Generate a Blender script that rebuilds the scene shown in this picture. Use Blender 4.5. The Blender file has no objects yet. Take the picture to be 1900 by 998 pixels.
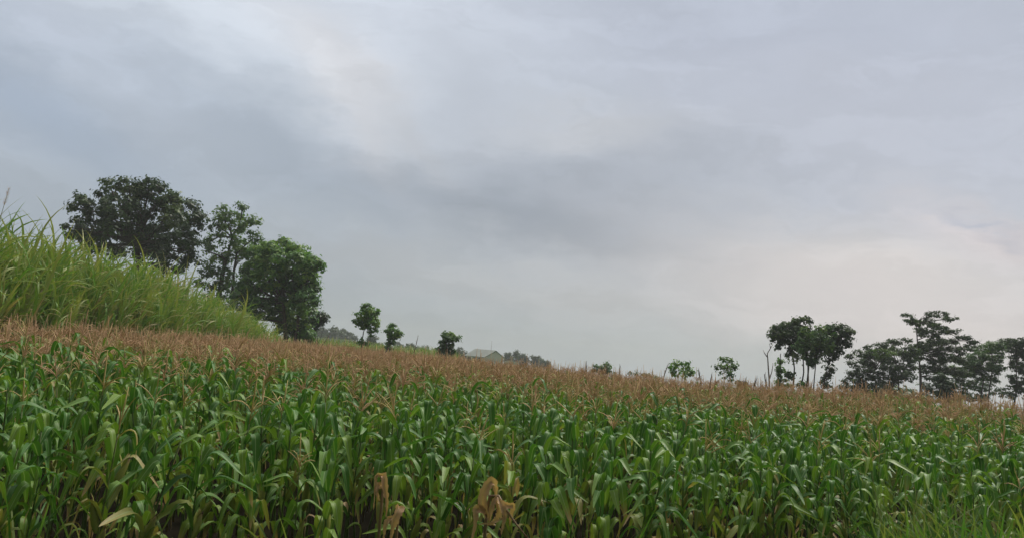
import bpy, math, random
import numpy as np
from mathutils import Vector, Matrix, noise

random.seed(7)
rng = np.random.default_rng(7)
sc = bpy.context.scene
COL = sc.collection
R = math.radians

# ------------------------------------------------------------------ camera
W_, H_, F_ = 1900.0, 998.0, 1435.0
EYE = 2.15
PITCH, ROLL = R(6.55), R(5.2)
cam_d = bpy.data.cameras.new('camera')
cam = bpy.data.objects.new('camera', cam_d)
COL.objects.link(cam)
CM = Matrix.Rotation(R(90) + PITCH, 4, 'X') @ Matrix.Rotation(ROLL, 4, 'Z')
cam.matrix_world = Matrix.Translation((0, 0, EYE)) @ CM
cam_d.sensor_width = 36.0
cam_d.lens = F_ / W_ * 36.0
cam_d.clip_end = 5000
sc.camera = cam
CM3 = CM.to_3x3()


def ray(px, py):
    return CM3 @ Vector(((px - W_ / 2) / F_, -(py - H_ / 2) / F_, -1.0))


def P(px, py, Y):
    """World point seen at photo pixel px, py at a distance Y ahead of the road."""
    d = ray(px, py)
    return Vector((0, 0, EYE)) + d * (Y / d.y)


# ------------------------------------------------------------------ render settings / exposure
sc.view_settings.view_transform = 'Standard'
sc.view_settings.look = 'None'
sc.view_settings.exposure = 0.0
sc.view_settings.gamma = 1.0
sc.view_settings.use_curve_mapping = False
sc.render.engine = 'CYCLES'
sc.cycles.max_bounces = 6
sc.cycles.diffuse_bounces = 3
sc.cycles.glossy_bounces = 2
sc.cycles.transmission_bounces = 3
sc.cycles.volume_bounces = 1
sc.cycles.use_denoising = True

# ------------------------------------------------------------------ world: overcast sky
SUN_AZ, SUN_EL = R(38), R(50)      # azimuth measured from +Y towards +X
world = bpy.data.worlds.new('World')
sc.world = world
world.use_nodes = True
nt = world.node_tree
nt.nodes.clear()
N = nt.nodes.new
L = nt.links.new


def s2l(c):
    return tuple(((v / 255) / 12.92 if v / 255 <= 0.04045 else ((v / 255 + 0.055) / 1.055) ** 2.4) for v in c)


def mnode(op, a, b=None, c=None, tree=None):
    t = tree or nt
    n = t.nodes.new('ShaderNodeMath')
    n.operation = op
    for i, v in enumerate((a, b, c)):
        if v is None:
            continue
        if isinstance(v, (int, float)):
            n.inputs[i].default_value = v
        else:
            t.links.new(v, n.inputs[i])
    return n.outputs[0]


out = N('ShaderNodeOutputWorld')
bg = N('ShaderNodeBackground')
bg.inputs['Strength'].default_value = 0.1
L(bg.outputs[0], out.inputs[0])
tc = N('ShaderNodeTexCoord')
# domain warp of the view direction, so that cloud edges are ragged
def wnoise(scale, detail, vec, rough=0.55, stretch=(1, 1, 3)):
    mp = N('ShaderNodeMapping')
    mp.inputs['Scale'].default_value = stretch
    L(vec, mp.inputs[0])
    n = N('ShaderNodeTexNoise')
    n.inputs['Scale'].default_value = scale
    n.inputs['Detail'].default_value = detail
    n.inputs['Roughness'].default_value = rough
    L(mp.outputs[0], n.inputs['Vector'])
    return n


wn = wnoise(2.2, 5, tc.outputs['Generated'])
vs = N('ShaderNodeVectorMath'); vs.operation = 'SUBTRACT'
L(wn.outputs['Color'], vs.inputs[0]); vs.inputs[1].default_value = (0.5, 0.5, 0.5)
vm = N('ShaderNodeVectorMath'); vm.operation = 'SCALE'
L(vs.outputs[0], vm.inputs[0]); vm.inputs['Scale'].default_value = 0.11
va = N('ShaderNodeVectorMath'); va.operation = 'ADD'
wf = wnoise(9.0, 6, tc.outputs['Generated'], 0.6, (1, 1, 2.2))
vf = N('ShaderNodeVectorMath'); vf.operation = 'SUBTRACT'
L(wf.outputs['Color'], vf.inputs[0]); vf.inputs[1].default_value = (0.5, 0.5, 0.5)
vg = N('ShaderNodeVectorMath'); vg.operation = 'SCALE'
L(vf.outputs[0], vg.inputs[0]); vg.inputs['Scale'].default_value = 0.09
vh = N('ShaderNodeVectorMath'); vh.operation = 'ADD'
L(vm.outputs[0], vh.inputs[0]); L(vg.outputs[0], vh.inputs[1])
L(tc.outputs['Generated'], va.inputs[0]); L(vh.outputs[0], va.inputs[1])
sx = N('ShaderNodeSeparateXYZ'); L(va.outputs[0], sx.inputs[0])
AZ = mnode('ARCTAN2', sx.outputs[0], sx.outputs[1])
EL = mnode('ARCSINE', mnode('MAXIMUM', mnode('MINIMUM', sx.outputs[2], 0.999), -0.999))
sx0 = N('ShaderNodeSeparateXYZ'); L(tc.outputs['Generated'], sx0.inputs[0])
EL0 = mnode('ARCSINE', sx0.outputs[2])


def azel(px, py):
    d = ray(px, py).normalized()
    return math.atan2(d.x, d.y), math.asin(d.z)


def mixc(fac, a, b):
    m = N('ShaderNodeMix'); m.data_type = 'RGBA'
    if isinstance(fac, (int, float)):
        m.inputs[0].default_value = fac
    else:
        L(fac, m.inputs[0])
    for i, v in ((6, a), (7, b)):
        if isinstance(v, tuple):
            m.inputs[i].default_value = v + (1,)
        else:
            L(v, m.inputs[i])
    return m.outputs[2]


# base: cloud ceiling, pale near the horizon and grey-blue above
cur = s2l((184, 191, 200))
BLOBS = [  # px, py, half-width px, half-height px, tilt deg, colour, weight
    (380, 30, 620, 170, -8, (212, 220, 230), 0.95),
    (800, 60, 420, 150, -10, (214, 221, 231), 0.7),
    (100, 60, 260, 60, -12, (198, 206, 222), 0.6),
    (640, 160, 150, 60, -35, (216, 217, 222), 0.7),
    (1500, 60, 600, 200, 0, (180, 187, 202), 0.9),
    (1650, 260, 420, 170, 0, (187, 191, 202), 0.8),
    (150, 260, 420, 70, -15, (154, 168, 188), 0.9),
    (560, 310, 400, 75, -16, (161, 172, 186), 0.8),
    (60, 470, 420, 130, -5, (160, 172, 188), 0.9),
    (500, 500, 400, 150, -5, (158, 168, 178), 0.9),
    (630, 165, 110, 45, -30, (222, 224, 228), 0.6),
    (690, 235, 130, 26, -48, (205, 207, 212), 0.6),
    (800, 290, 160, 22, -35, (196, 198, 202), 0.6),
    (1090, 370, 300, 110, -4, (154, 161, 171), 0.85),
    (1040, 432, 330, 50, -3, (138, 146, 157), 0.95),
    (1240, 350, 180, 80, 10, (168, 174, 184), 0.8),
    (880, 210, 120, 70, -40, (178, 184, 194), 0.6),
    (1100, 250, 160, 35, 10, (194, 196, 200), 0.6),
    (1050, 560, 500, 70, 0, (176, 178, 180), 0.85),
    (1250, 660, 500, 45, 5, (177, 182, 185), 0.8),
    (750, 600, 300, 50, 0, (160, 168, 174), 0.7),
    (1650, 520, 330, 95, 3, (212, 206, 203), 0.9),
    (1800, 640, 350, 80, 0, (216, 208, 206), 0.9),
    (1850, 440, 120, 30, -10, (218, 208, 208), 0.7),
    (1790, 402, 50, 8, -6, (176, 180, 192), 0.8),
    (1860, 436, 40, 10, -6, (192, 190, 197), 0.8),
]
for (px, py, hw, hh, tilt, colr, wgt) in BLOBS:
    a0, e0 = azel(px, py)
    ct, st = math.cos(R(tilt) - ROLL), math.sin(R(tilt) - ROLL)
    da = mnode('SUBTRACT', AZ, a0)
    de = mnode('SUBTRACT', EL, e0)
    q1 = mnode('MULTIPLY', mnode('ADD', mnode('MULTIPLY', da, ct), mnode('MULTIPLY', de, st)), F_ / hw)
    q2 = mnode('MULTIPLY', mnode('SUBTRACT', mnode('MULTIPLY', de, ct), mnode('MULTIPLY', da, st)), F_ / hh)
    q = mnode('ADD', mnode('MULTIPLY', q1, q1), mnode('MULTIPLY', q2, q2))
    f = mnode('MULTIPLY', mnode('EXPONENT', mnode('MULTIPLY', q, -0.8)), wgt)
    cur = mixc(f, cur, s2l(colr))
# soft streaky texture of the cloud base
n2 = wnoise(3.5, 8, va.outputs[0], 0.6, (1, 1, 4))
n3 = wnoise(11, 6, va.outputs[0], 0.55, (1, 1, 3))
tex = mnode('ADD', mnode('MULTIPLY', mnode('SUBTRACT', n2.outputs['Fac'], 0.5), 0.17),
            mnode('MULTIPLY', mnode('SUBTRACT', n3.outputs['Fac'], 0.5), 0.10))
n4 = wnoise(4.5, 7, va.outputs[0], 0.62, (1, 1, 3.2))
ed = N('ShaderNodeMapRange'); ed.interpolation_type = 'SMOOTHSTEP'
L(n4.outputs['Fac'], ed.inputs['Value'])
ed.inputs['From Min'].default_value = 0.46; ed.inputs['From Max'].default_value = 0.56
ed.inputs['To Min'].default_value = -0.028; ed.inputs['To Max'].default_value = 0.028
tex = mnode('ADD', tex, ed.outputs[0])
# an overcast sky is brightest overhead
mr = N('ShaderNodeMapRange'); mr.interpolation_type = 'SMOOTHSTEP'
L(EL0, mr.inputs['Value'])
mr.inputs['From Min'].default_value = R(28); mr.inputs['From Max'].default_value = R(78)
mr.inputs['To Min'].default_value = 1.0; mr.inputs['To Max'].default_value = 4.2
mb_ = N('ShaderNodeMapRange'); mb_.interpolation_type = 'SMOOTHSTEP'      # unseen sky behind the viewer, dimmed to deepen shade among the maize
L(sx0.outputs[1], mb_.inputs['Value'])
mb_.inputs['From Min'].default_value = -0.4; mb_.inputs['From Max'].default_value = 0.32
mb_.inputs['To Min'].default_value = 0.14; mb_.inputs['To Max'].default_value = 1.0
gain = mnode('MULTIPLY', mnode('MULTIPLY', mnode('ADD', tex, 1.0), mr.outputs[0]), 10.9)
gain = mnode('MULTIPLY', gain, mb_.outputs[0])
ovr = N('ShaderNodeMapRange'); L(EL0, ovr.inputs['Value'])
ovr.inputs['From Min'].default_value = R(28); ovr.inputs['From Max'].default_value = R(55)
cur = mixc(ovr.outputs[0], cur, s2l((196, 194, 186)))
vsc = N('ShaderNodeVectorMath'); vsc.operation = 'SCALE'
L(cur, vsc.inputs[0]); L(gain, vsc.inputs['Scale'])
sky = N('ShaderNodeTexSky')
sky.sky_type = 'NISHITA'
sky.sun_disc = False
sky.sun_elevation = SUN_EL
sky.sun_rotation = SUN_AZ
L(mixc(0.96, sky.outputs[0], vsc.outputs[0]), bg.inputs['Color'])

# ------------------------------------------------------------------ sun behind cloud
sd = bpy.data.lights.new('sun', 'SUN')
sd.energy = 2.3
sd.angle = R(18)
sd.color = (1.0, 0.93, 0.86)
sun = bpy.data.objects.new('sun', sd)
COL.objects.link(sun)
sdir = Vector((math.sin(SUN_AZ) * math.cos(SUN_EL), math.cos(SUN_AZ) * math.cos(SUN_EL), math.sin(SUN_EL)))
sun.rotation_euler = sdir.to_track_quat('Z', 'Y').to_euler()
sun.location = (0, 0, 60)


# ------------------------------------------------------------------ materials
def new_mat(name):
    m = bpy.data.materials.new(name)
    m.use_nodes = True
    t = m.node_tree
    b = t.nodes['Principled BSDF']
    return m, t, b


def attr(t, name):
    n = t.nodes.new('ShaderNodeAttribute')
    n.attribute_name = name
    return n.outputs['Fac']


def ramp(t, fac, stops):
    n = t.nodes.new('ShaderNodeValToRGB')
    el = n.color_ramp.elements
    while len(el) > 1:
        el.remove(el[-1])
    el[0].position = stops[0][0]; el[0].color = stops[0][1] + (1,)
    for p, c in stops[1:]:
        e = el.new(p); e.color = c + (1,)
    t.links.new(fac, n.inputs[0])
    return n.outputs[0]


def tmix(t, fac, a, b, mode='MIX'):
    m = t.nodes.new('ShaderNodeMix'); m.data_type = 'RGBA'; m.blend_type = mode
    if isinstance(fac, (int, float)):
        m.inputs[0].default_value = fac
    else:
        t.links.new(fac, m.inputs[0])
    for i, v in ((6, a), (7, b)):
        if isinstance(v, tuple):
            m.inputs[i].default_value = v + (1,)
        else:
            t.links.new(v, m.inputs[i])
    return m.outputs[2]


def leafy(name, stops, trans=0.35, rough=0.5, midrib=None, spec=0.3, jitter=0.0, dry=None):
    """Leaf surface: colour from the vertex attribute 'age', light midrib from 'u', some light let through."""
    m, t, b = new_mat(name)
    oi = t.nodes.new('ShaderNodeObjectInfo')
    age = attr(t, 'age')
    if jitter:
        age = mnode('ADD', age, mnode('MULTIPLY', mnode('SUBTRACT', oi.outputs['Random'], 0.5), jitter, tree=t), tree=t)
    geo = t.nodes.new('ShaderNodeNewGeometry')
    tcn = t.nodes.new('ShaderNodeTexCoord')
    nz = t.nodes.new('ShaderNodeTexNoise'); nz.inputs['Scale'].default_value = 9; nz.inputs['Detail'].default_value = 3
    t.links.new(tcn.outputs['Object'], nz.inputs['Vector'])
    age2 = mnode('ADD', age, mnode('MULTIPLY', mnode('SUBTRACT', nz.outputs['Fac'], 0.5), 0.16, tree=t), tree=t)
    c = ramp(t, age2, stops)
    if midrib:
        u = attr(t, 'u')
        mid = mnode('SUBTRACT', 1.0, mnode('MULTIPLY', mnode('ABSOLUTE', u, tree=t), 7.0, tree=t), tree=t)
        mid = mnode('MAXIMUM', mid, 0.0, tree=t)
        c = tmix(t, mnode('MULTIPLY', mid, 0.85, tree=t), c, midrib)
        # faint lengthwise veins
        wv = mnode('SINE', mnode('MULTIPLY', u, 46.0, tree=t), tree=t)
        val = mnode('ADD', 1.0, mnode('MULTIPLY', wv, 0.07, tree=t), tree=t)
        vsn = t.nodes.new('ShaderNodeVectorMath'); vsn.operation = 'SCALE'
        t.links.new(c, vsn.inputs[0]); t.links.new(val, vsn.inputs['Scale'])
        c = vsn.outputs[0]
    t.links.new(c, b.inputs['Base Color'])
    b.inputs['Roughness'].default_value = rough
    b.inputs['Specular IOR Level'].default_value = spec
    tr = t.nodes.new('ShaderNodeBsdfTranslucent')
    tc2 = tmix(t, 1.0, c, (1.5, 1.6, 0.7), 'MULTIPLY')
    t.links.new(tc2, tr.inputs['Color'])
    mx = t.nodes.new('ShaderNodeMixShader'); mx.inputs[0].default_value = trans
    t.links.new(b.outputs[0], mx.inputs[1]); t.links.new(tr.outputs[0], mx.inputs[2])
    t.links.new(mx.outputs[0], t.nodes['Material Output'].inputs[0])
    return m


M = {}
M['maize_leaf'] = leafy('maize_leaf', [(0.0, (0.030, 0.098, 0.020)), (0.35, (0.074, 0.195, 0.031)), (0.6, (0.20, 0.31, 0.045)),
                                       (0.78, (0.36, 0.27, 0.11)), (0.9, (0.52, 0.34, 0.20))],
                        0.20, 0.48, (0.32, 0.45, 0.20), 0.25, 0.30)
M['maize_stalk'] = leafy('maize_stalk', [(0.0, (0.07, 0.13, 0.03)), (0.6, (0.15, 0.18, 0.055)), (1.0, (0.27, 0.18, 0.09))], 0.05, 0.5)
M['tassel'] = leafy('tassel', [(0.0, (0.26, 0.31, 0.09)), (0.35, (0.56, 0.45, 0.21)), (0.7, (0.66, 0.47, 0.29)), (1.0, (0.58, 0.38, 0.245))],
                    0.2, 0.8, None, 0.1, 0.4)
M['husk'] = leafy('husk', [(0.0, (0.17, 0.25, 0.04)), (0.6, (0.28, 0.30, 0.06)), (1.0, (0.42, 0.30, 0.15))], 0.12, 0.55, None, 0.3, 0.4)
M['silk'] = leafy('silk', [(0.0, (0.10, 0.04, 0.02)), (1.0, (0.05, 0.02, 0.012))], 0.05, 0.8)
M['cane_leaf'] = leafy('cane_leaf', [(0.0, (0.040, 0.130, 0.018)), (0.4, (0.115, 0.27, 0.030)), (0.7, (0.29, 0.37, 0.09)), (1.0, (0.42, 0.31, 0.16))],
                       0.20, 0.45, (0.30, 0.40, 0.18), 0.35, 0.5)
M['cane_stem'] = leafy('cane_stem', [(0.0, (0.14, 0.17, 0.05)), (1.0, (0.22, 0.14, 0.08))], 0.05, 0.6)
M['grass'] = leafy('grass', [(0.0, (0.022, 0.088, 0.016)), (0.5, (0.055, 0.165, 0.026)), (1.0, (0.34, 0.30, 0.12))], 0.35, 0.5, (0.10, 0.2, 0.06), 0.3, 0.4)
M['tree_leaf_dark'] = leafy('tree_leaf_dark', [(0.0, (0.022, 0.052, 0.022)), (0.55, (0.052, 0.105, 0.034)), (1.0, (0.14, 0.20, 0.06))], 0.2, 0.45)
M['tree_leaf_mid'] = leafy('tree_leaf_mid', [(0.0, (0.034, 0.085, 0.028)), (0.55, (0.075, 0.165, 0.045)), (1.0, (0.18, 0.28, 0.075))], 0.25, 0.45)
M['tree_leaf_fresh'] = leafy('tree_leaf_fresh', [(0.0, (0.032, 0.095, 0.026)), (0.5, (0.10, 0.235, 0.055)), (1.0, (0.26, 0.40, 0.08))], 0.28, 0.45)
M['tree_leaf_fine'] = leafy('tree_leaf_fine', [(0.0, (0.028, 0.060, 0.025)), (0.55, (0.066, 0.125, 0.040)), (1.0, (0.15, 0.25, 0.055))], 0.22, 0.5)


def bark(name, c1, c2):
    m, t, b = new_mat(name)
    tcn = t.nodes.new('ShaderNodeTexCoord')
    mp = t.nodes.new('ShaderNodeMapping'); mp.inputs['Scale'].default_value = (6, 6, 1.5)
    t.links.new(tcn.outputs['Object'], mp.inputs[0])
    nz = t.nodes.new('ShaderNodeTexNoise'); nz.inputs['Scale'].default_value = 3; nz.inputs['Detail'].default_value = 6
    t.links.new(mp.outputs[0], nz.inputs['Vector'])
    t.links.new(ramp(t, nz.outputs['Fac'], [(0.3, c1), (0.7, c2)]), b.inputs['Base Color'])
    b.inputs['Roughness'].default_value = 0.9
    bp = t.nodes.new('ShaderNodeBump'); bp.inputs['Strength'].default_value = 0.4
    t.links.new(nz.outputs['Fac'], bp.inputs['Height']); t.links.new(bp.outputs[0], b.inputs['Normal'])
    return m


M['bark'] = bark('bark', (0.035, 0.028, 0.022), (0.10, 0.08, 0.06))
M['bark_pale'] = bark('bark_pale', (0.16, 0.13, 0.11), (0.34, 0.30, 0.26))
M['dry_wood'] = bark('dry_wood', (0.10, 0.07, 0.06), (0.20, 0.15, 0.12))


def ground_mat():
    m, t, b = new_mat('soil')
    g = t.nodes.new('ShaderNodeNewGeometry')
    n1 = t.nodes.new('ShaderNodeTexNoise'); n1.inputs['Scale'].default_value = 3.0; n1.inputs['Detail'].default_value = 8
    n2_ = t.nodes.new('ShaderNodeTexNoise'); n2_.inputs['Scale'].default_value = 0.03; n2_.inputs['Detail'].default_value = 4
    t.links.new(g.outputs['Position'], n1.inputs['Vector']); t.links.new(g.outputs['Position'], n2_.inputs['Vector'])
    soil = ramp(t, n1.outputs['Fac'], [(0.3, (0.008, 0.007, 0.004)), (0.7, (0.024, 0.019, 0.011))])
    far = ramp(t, n2_.outputs['Fac'], [(0.35, (0.05, 0.09, 0.025)), (0.5, (0.10, 0.14, 0.045)), (0.65, (0.15, 0.13, 0.07))])
    ln = t.nodes.new('ShaderNodeVectorMath'); ln.operation = 'LENGTH'
    t.links.new(g.outputs['Position'], ln.inputs[0])
    mrr = t.nodes.new('ShaderNodeMapRange')
    mrr.inputs['From Min'].default_value = 60; mrr.inputs['From Max'].default_value = 75
    t.links.new(ln.outputs['Value'], mrr.inputs['Value'])
    t.links.new(tmix(t, mrr.outputs[0], soil, far), b.inputs['Base Color'])
    b.inputs['Roughness'].default_value = 1.0
    b.inputs['Specular IOR Level'].default_value = 0.03
    bp = t.nodes.new('ShaderNodeBump'); bp.inputs['Strength'].default_value = 0.7
    t.links.new(n1.outputs['Fac'], bp.inputs['Height']); t.links.new(bp.outputs[0], b.inputs['Normal'])
    return m


M['soil'] = ground_mat()


def plain(name, c, rough=0.7, var=0.15, scale=2.0, metal=0.0):
    m, t, b = new_mat(name)
    tcn = t.nodes.new('ShaderNodeTexCoord')
    nz = t.nodes.new('ShaderNodeTexNoise'); nz.inputs['Scale'].default_value = scale; nz.inputs['Detail'].default_value = 6
    t.links.new(tcn.outputs['Object'], nz.inputs['Vector'])
    lo = tuple(v * (1 - var) for v in c); hi = tuple(min(1, v * (1 + var)) for v in c)
    t.links.new(ramp(t, nz.outputs['Fac'], [(0.3, lo), (0.7, hi)]), b.inputs['Base Color'])
    b.inputs['Roughness'].default_value = rough
    b.inputs['Metallic'].default_value = metal
    return m


M['white_wall'] = plain('white_wall', (0.84, 0.87, 0.82), 0.7, 0.05, 0.8)
M['roof_sheet'] = plain('roof_sheet', (0.62, 0.65, 0.62), 0.5, 0.12, 0.6)
M['green_trim'] = plain('green_trim', (0.10, 0.17, 0.13), 0.6)
M['dark_opening'] = plain('dark_opening', (0.06, 0.09, 0.07), 0.5)
M['brick_end'] = plain('brick_end', (0.25, 0.15, 0.10), 0.8)


# ------------------------------------------------------------------ mesh helper
class MB:
    def __init__(s):
        s.v, s.f, s.m, s.age, s.u = [], [], [], [], []

    def add(s, verts, faces, age=0.0, u=0.0, mi=0):
        o = len(s.v)
        n = len(verts)
        s.v.extend([tuple(p) for p in verts])
        s.f.extend([tuple(i + o for i in f) for f in faces])
        s.m.extend([mi] * len(faces))
        s.age.extend(age if hasattr(age, '__len__') else [age] * n)
        s.u.extend(u if hasattr(u, '__len__') else [u] * n)

    def join(s, b, mi=0):
        o = len(s.v)
        s.v.extend(b.v); s.f.extend([tuple(i + o for i in f) for f in b.f])
        s.m.extend([mi] * len(b.f)); s.age.extend(b.age); s.u.extend(b.u)

    def mesh(s, name, mats, smooth=True):
        me = bpy.data.meshes.new(name)
        me.from_pydata(s.v, [], s.f)
        for n_, d in (('age', s.age), ('u', s.u)):
            a = me.attributes.new(n_, 'FLOAT', 'POINT')
            a.data.foreach_set('value', np.array(d, dtype=np.float32))
        for m_ in (mats if isinstance(mats, (list, tuple)) else [mats]):
            me.materials.append(M[m_])
        if s.f:
            me.polygons.foreach_set('material_index', np.array(s.m, dtype=np.int32))
            me.polygons.foreach_set('use_smooth', np.full(len(s.f), smooth))
        me.update()
        return me

    def tube(s, pts, rad, sides=6, age=0.0, cap=True, mi=0):
        pts = [Vector(p) for p in pts]
        n = len(pts)
        if not hasattr(rad, '__len__'):
            rad = [rad] * n
        vs_, fs = [], []
        ref = Vector((0.31, 0.87, 0.12)).normalized()
        for i, p in enumerate(pts):
            t_ = (pts[min(i + 1, n - 1)] - pts[max(i - 1, 0)])
            if t_.length < 1e-9:
                t_ = Vector((0, 0, 1))
            t_.normalize()
            a = t_.cross(ref)
            if a.length < 0.1:
                a = t_.cross(Vector((1, 0, 0)))
            a.normalize(); b = t_.cross(a)
            for k in range(sides):
                th = 2 * math.pi * k / sides
                vs_.append(p + (a * math.cos(th) + b * math.sin(th)) * rad[i])
        for i in range(n - 1):
            for k in range(sides):
                k2 = (k + 1) % sides
                fs.append((i * sides + k, i * sides + k2, (i + 1) * sides + k2, (i + 1) * sides + k))
        if cap:
            fs.append(tuple(range(sides))[::-1]); fs.append(tuple((n - 1) * sides + k for k in range(sides)))
        if hasattr(age, '__len__'):
            age = [age[i] for i in range(n) for _ in range(sides)]
        s.add(vs_, fs, age, 0.0, mi)

    def box(s, c, d, mi=0, rz=0.0):
        cx, cy, cz = c; dx, dy, dz = [q / 2 for q in d]
        ca, sa = math.cos(rz), math.sin(rz)
        vs_ = [(cx + x * ca - y * sa, cy + x * sa + y * ca, cz + z) for z in (-dz, dz) for (x, y) in ((-dx, -dy), (dx, -dy), (dx, dy), (-dx, dy))]
        s.add(vs_, [(3, 2, 1, 0), (4, 5, 6, 7), (0, 1, 5, 4), (1, 2, 6, 5), (2, 3, 7, 6), (3, 0, 4, 7)], 0, 0, mi)


def tag(o, label=None, cat=None, group=None, kind=None):
    if label: o['label'] = label
    if cat: o['category'] = cat
    if group: o['group'] = group
    if kind: o['kind'] = kind
    return o


def link(name, me, parent=None, loc=None):
    o = bpy.data.objects.new(name, me)
    COL.objects.link(o)
    if parent: o.parent = parent
    if loc: o.location = loc
    return o


def empty(name, loc, rz=0.0):
    o = bpy.data.objects.new(name, None)
    COL.objects.link(o)
    o.location = loc
    o.rotation_euler = (0, 0, rz)
    o.empty_display_size = 0.2
    return o


# ------------------------------------------------------------------ terrain
def sm(x, a, b):
    t_ = min(1, max(0, (x - a) / (b - a)))
    return t_ * t_ * (3 - 2 * t_)


TH = R(20.5)                       # the rows run at this angle to the picture plane
UD = (math.cos(TH), math.sin(TH))
VD = (-math.sin(TH), math.cos(TH))


def uv(x, y): return x * UD[0] + y * UD[1], x * VD[0] + y * VD[1]
def xy(u, v): return u * UD[0] + v * VD[0], u * UD[1] + v * VD[1]


def gz(x, y):
    u, v = uv(x, y)
    z = 0.45 * (1 - sm(v, 1.5, 4.2))                       # the road shoulder the photographer stands on
    z += 0.30 * sm(x, 4, 14) * sm(y, 6, 16)
    z += 0.05 * noise.noise(Vector((x * 0.25, y * 0.25, 0)))
    d = math.hypot(x, y)
    w = sm(x / max(y, 1.0), -0.30, 0.0) if y > 1 else 0
    z -= 0.014 * max(0, d - 75) * w
    return z


def build_ground():
    rs = [0.0] + list(np.geomspace(1.5, 880, 90))
    na = 180
    verts, faces = [(0, 0, gz(0, 0))], []
    for r_ in rs[1:]:
        for k in range(na):
            a = 2 * math.pi * k / na
            x, y = r_ * math.sin(a), r_ * math.cos(a)
            verts.append((x, y, gz(x, y)))
    for k in range(na):
        faces.append((0, 1 + (k + 1) % na, 1 + k))
    for i in range(len(rs) - 2):
        for k in range(na):
            a, b = 1 + i * na + k, 1 + i * na + (k + 1) % na
            faces.append((a, b, b + na, a + na))
    m_ = MB(); m_.add(verts, faces)
    o = link('ground', m_.mesh('ground', 'soil'))
    tag(o, kind='structure')


build_ground()


# ------------------------------------------------------------------ blades and leaves
def blade(mb, base, az, e0, e1, L_, W, s0, sharp, nseg=9, across=2, age0=0.0, age1=0.0, twist=0.0, fold=0.25, wave=0.0, sway=0.0,
          wprof='maize', rnd=random, mi=0):
    """A long grass-type leaf: rises at e0 from the stem, bends over at s0 and hangs at e1."""
    p = Vector(base)
    ds = L_ / nseg
    rows = []
    ph = rnd.uniform(0, 6.28)
    azc = az
    for i in range(nseg + 1):
        s_ = i / nseg
        k = 1 / (1 + math.exp(-(s_ - s0) * sharp))
        k0 = 1 / (1 + math.exp(s0 * sharp))
        e = e0 + (e1 - e0) * (k - k0) / (1 - k0)
        azc = az + sway * s_ * s_
        h = Vector((math.cos(azc), math.sin(azc), 0))
        t_ = h * math.cos(e) + Vector((0, 0, 1)) * math.sin(e)
        side = Vector((-math.sin(azc), math.cos(azc), 0))
        nrm = side.cross(t_) * -1
        tw = twist * s_
        side2 = side * math.cos(tw) + nrm * math.sin(tw)
        nrm2 = nrm * math.cos(tw) - side * math.sin(tw)
        if wprof == 'maize':
            w = W * (min(1.0, 0.45 + 2.6 * s_)) * (max(0.0, 1 - s_) ** 0.55 if s_ > 0.35 else (0.65 ** 0.55) * (1 + 0.0 * s_) / (0.65 ** 0.55))
            w = W * min(1.0, 0.45 + 2.8 * s_) * min(1.0, 1.35 * max(0.0, 1 - s_) ** 0.62)
        else:
            w = W * min(1.0, 0.5 + 2.5 * s_) * min(1.0, 1.5 * max(0.0, 1 - s_) ** 0.9)
        rows.append((p.copy(), side2, nrm2, w, s_))
        p = p + t_ * ds
    verts, age, u = [], [], []
    nv = 2 * across + 1
    for i, (q, sd_, nr, w, s_) in enumerate(rows):
        for j in range(-across, across + 1):
            x = j / across
            lift = abs(x) * w * 0.5 * fold
            if wave and abs(x) > 0.9:
                lift += wave * w * math.sin(ph + 17 * s_ + (1.5 if x > 0 else 0))
            verts.append(q + sd_ * (x * w * 0.5) - nr * (-lift))
            age.append(age0 + (age1 - age0) * s_ ** 3)
            u.append(x)
    faces = []
    for i in range(len(rows) - 1):
        for j in range(nv - 1):
            a = i * nv + j
            faces.append((a, a + 1, a + nv + 1, a + nv))
    mb.add(verts, faces, age, u, mi)


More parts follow.
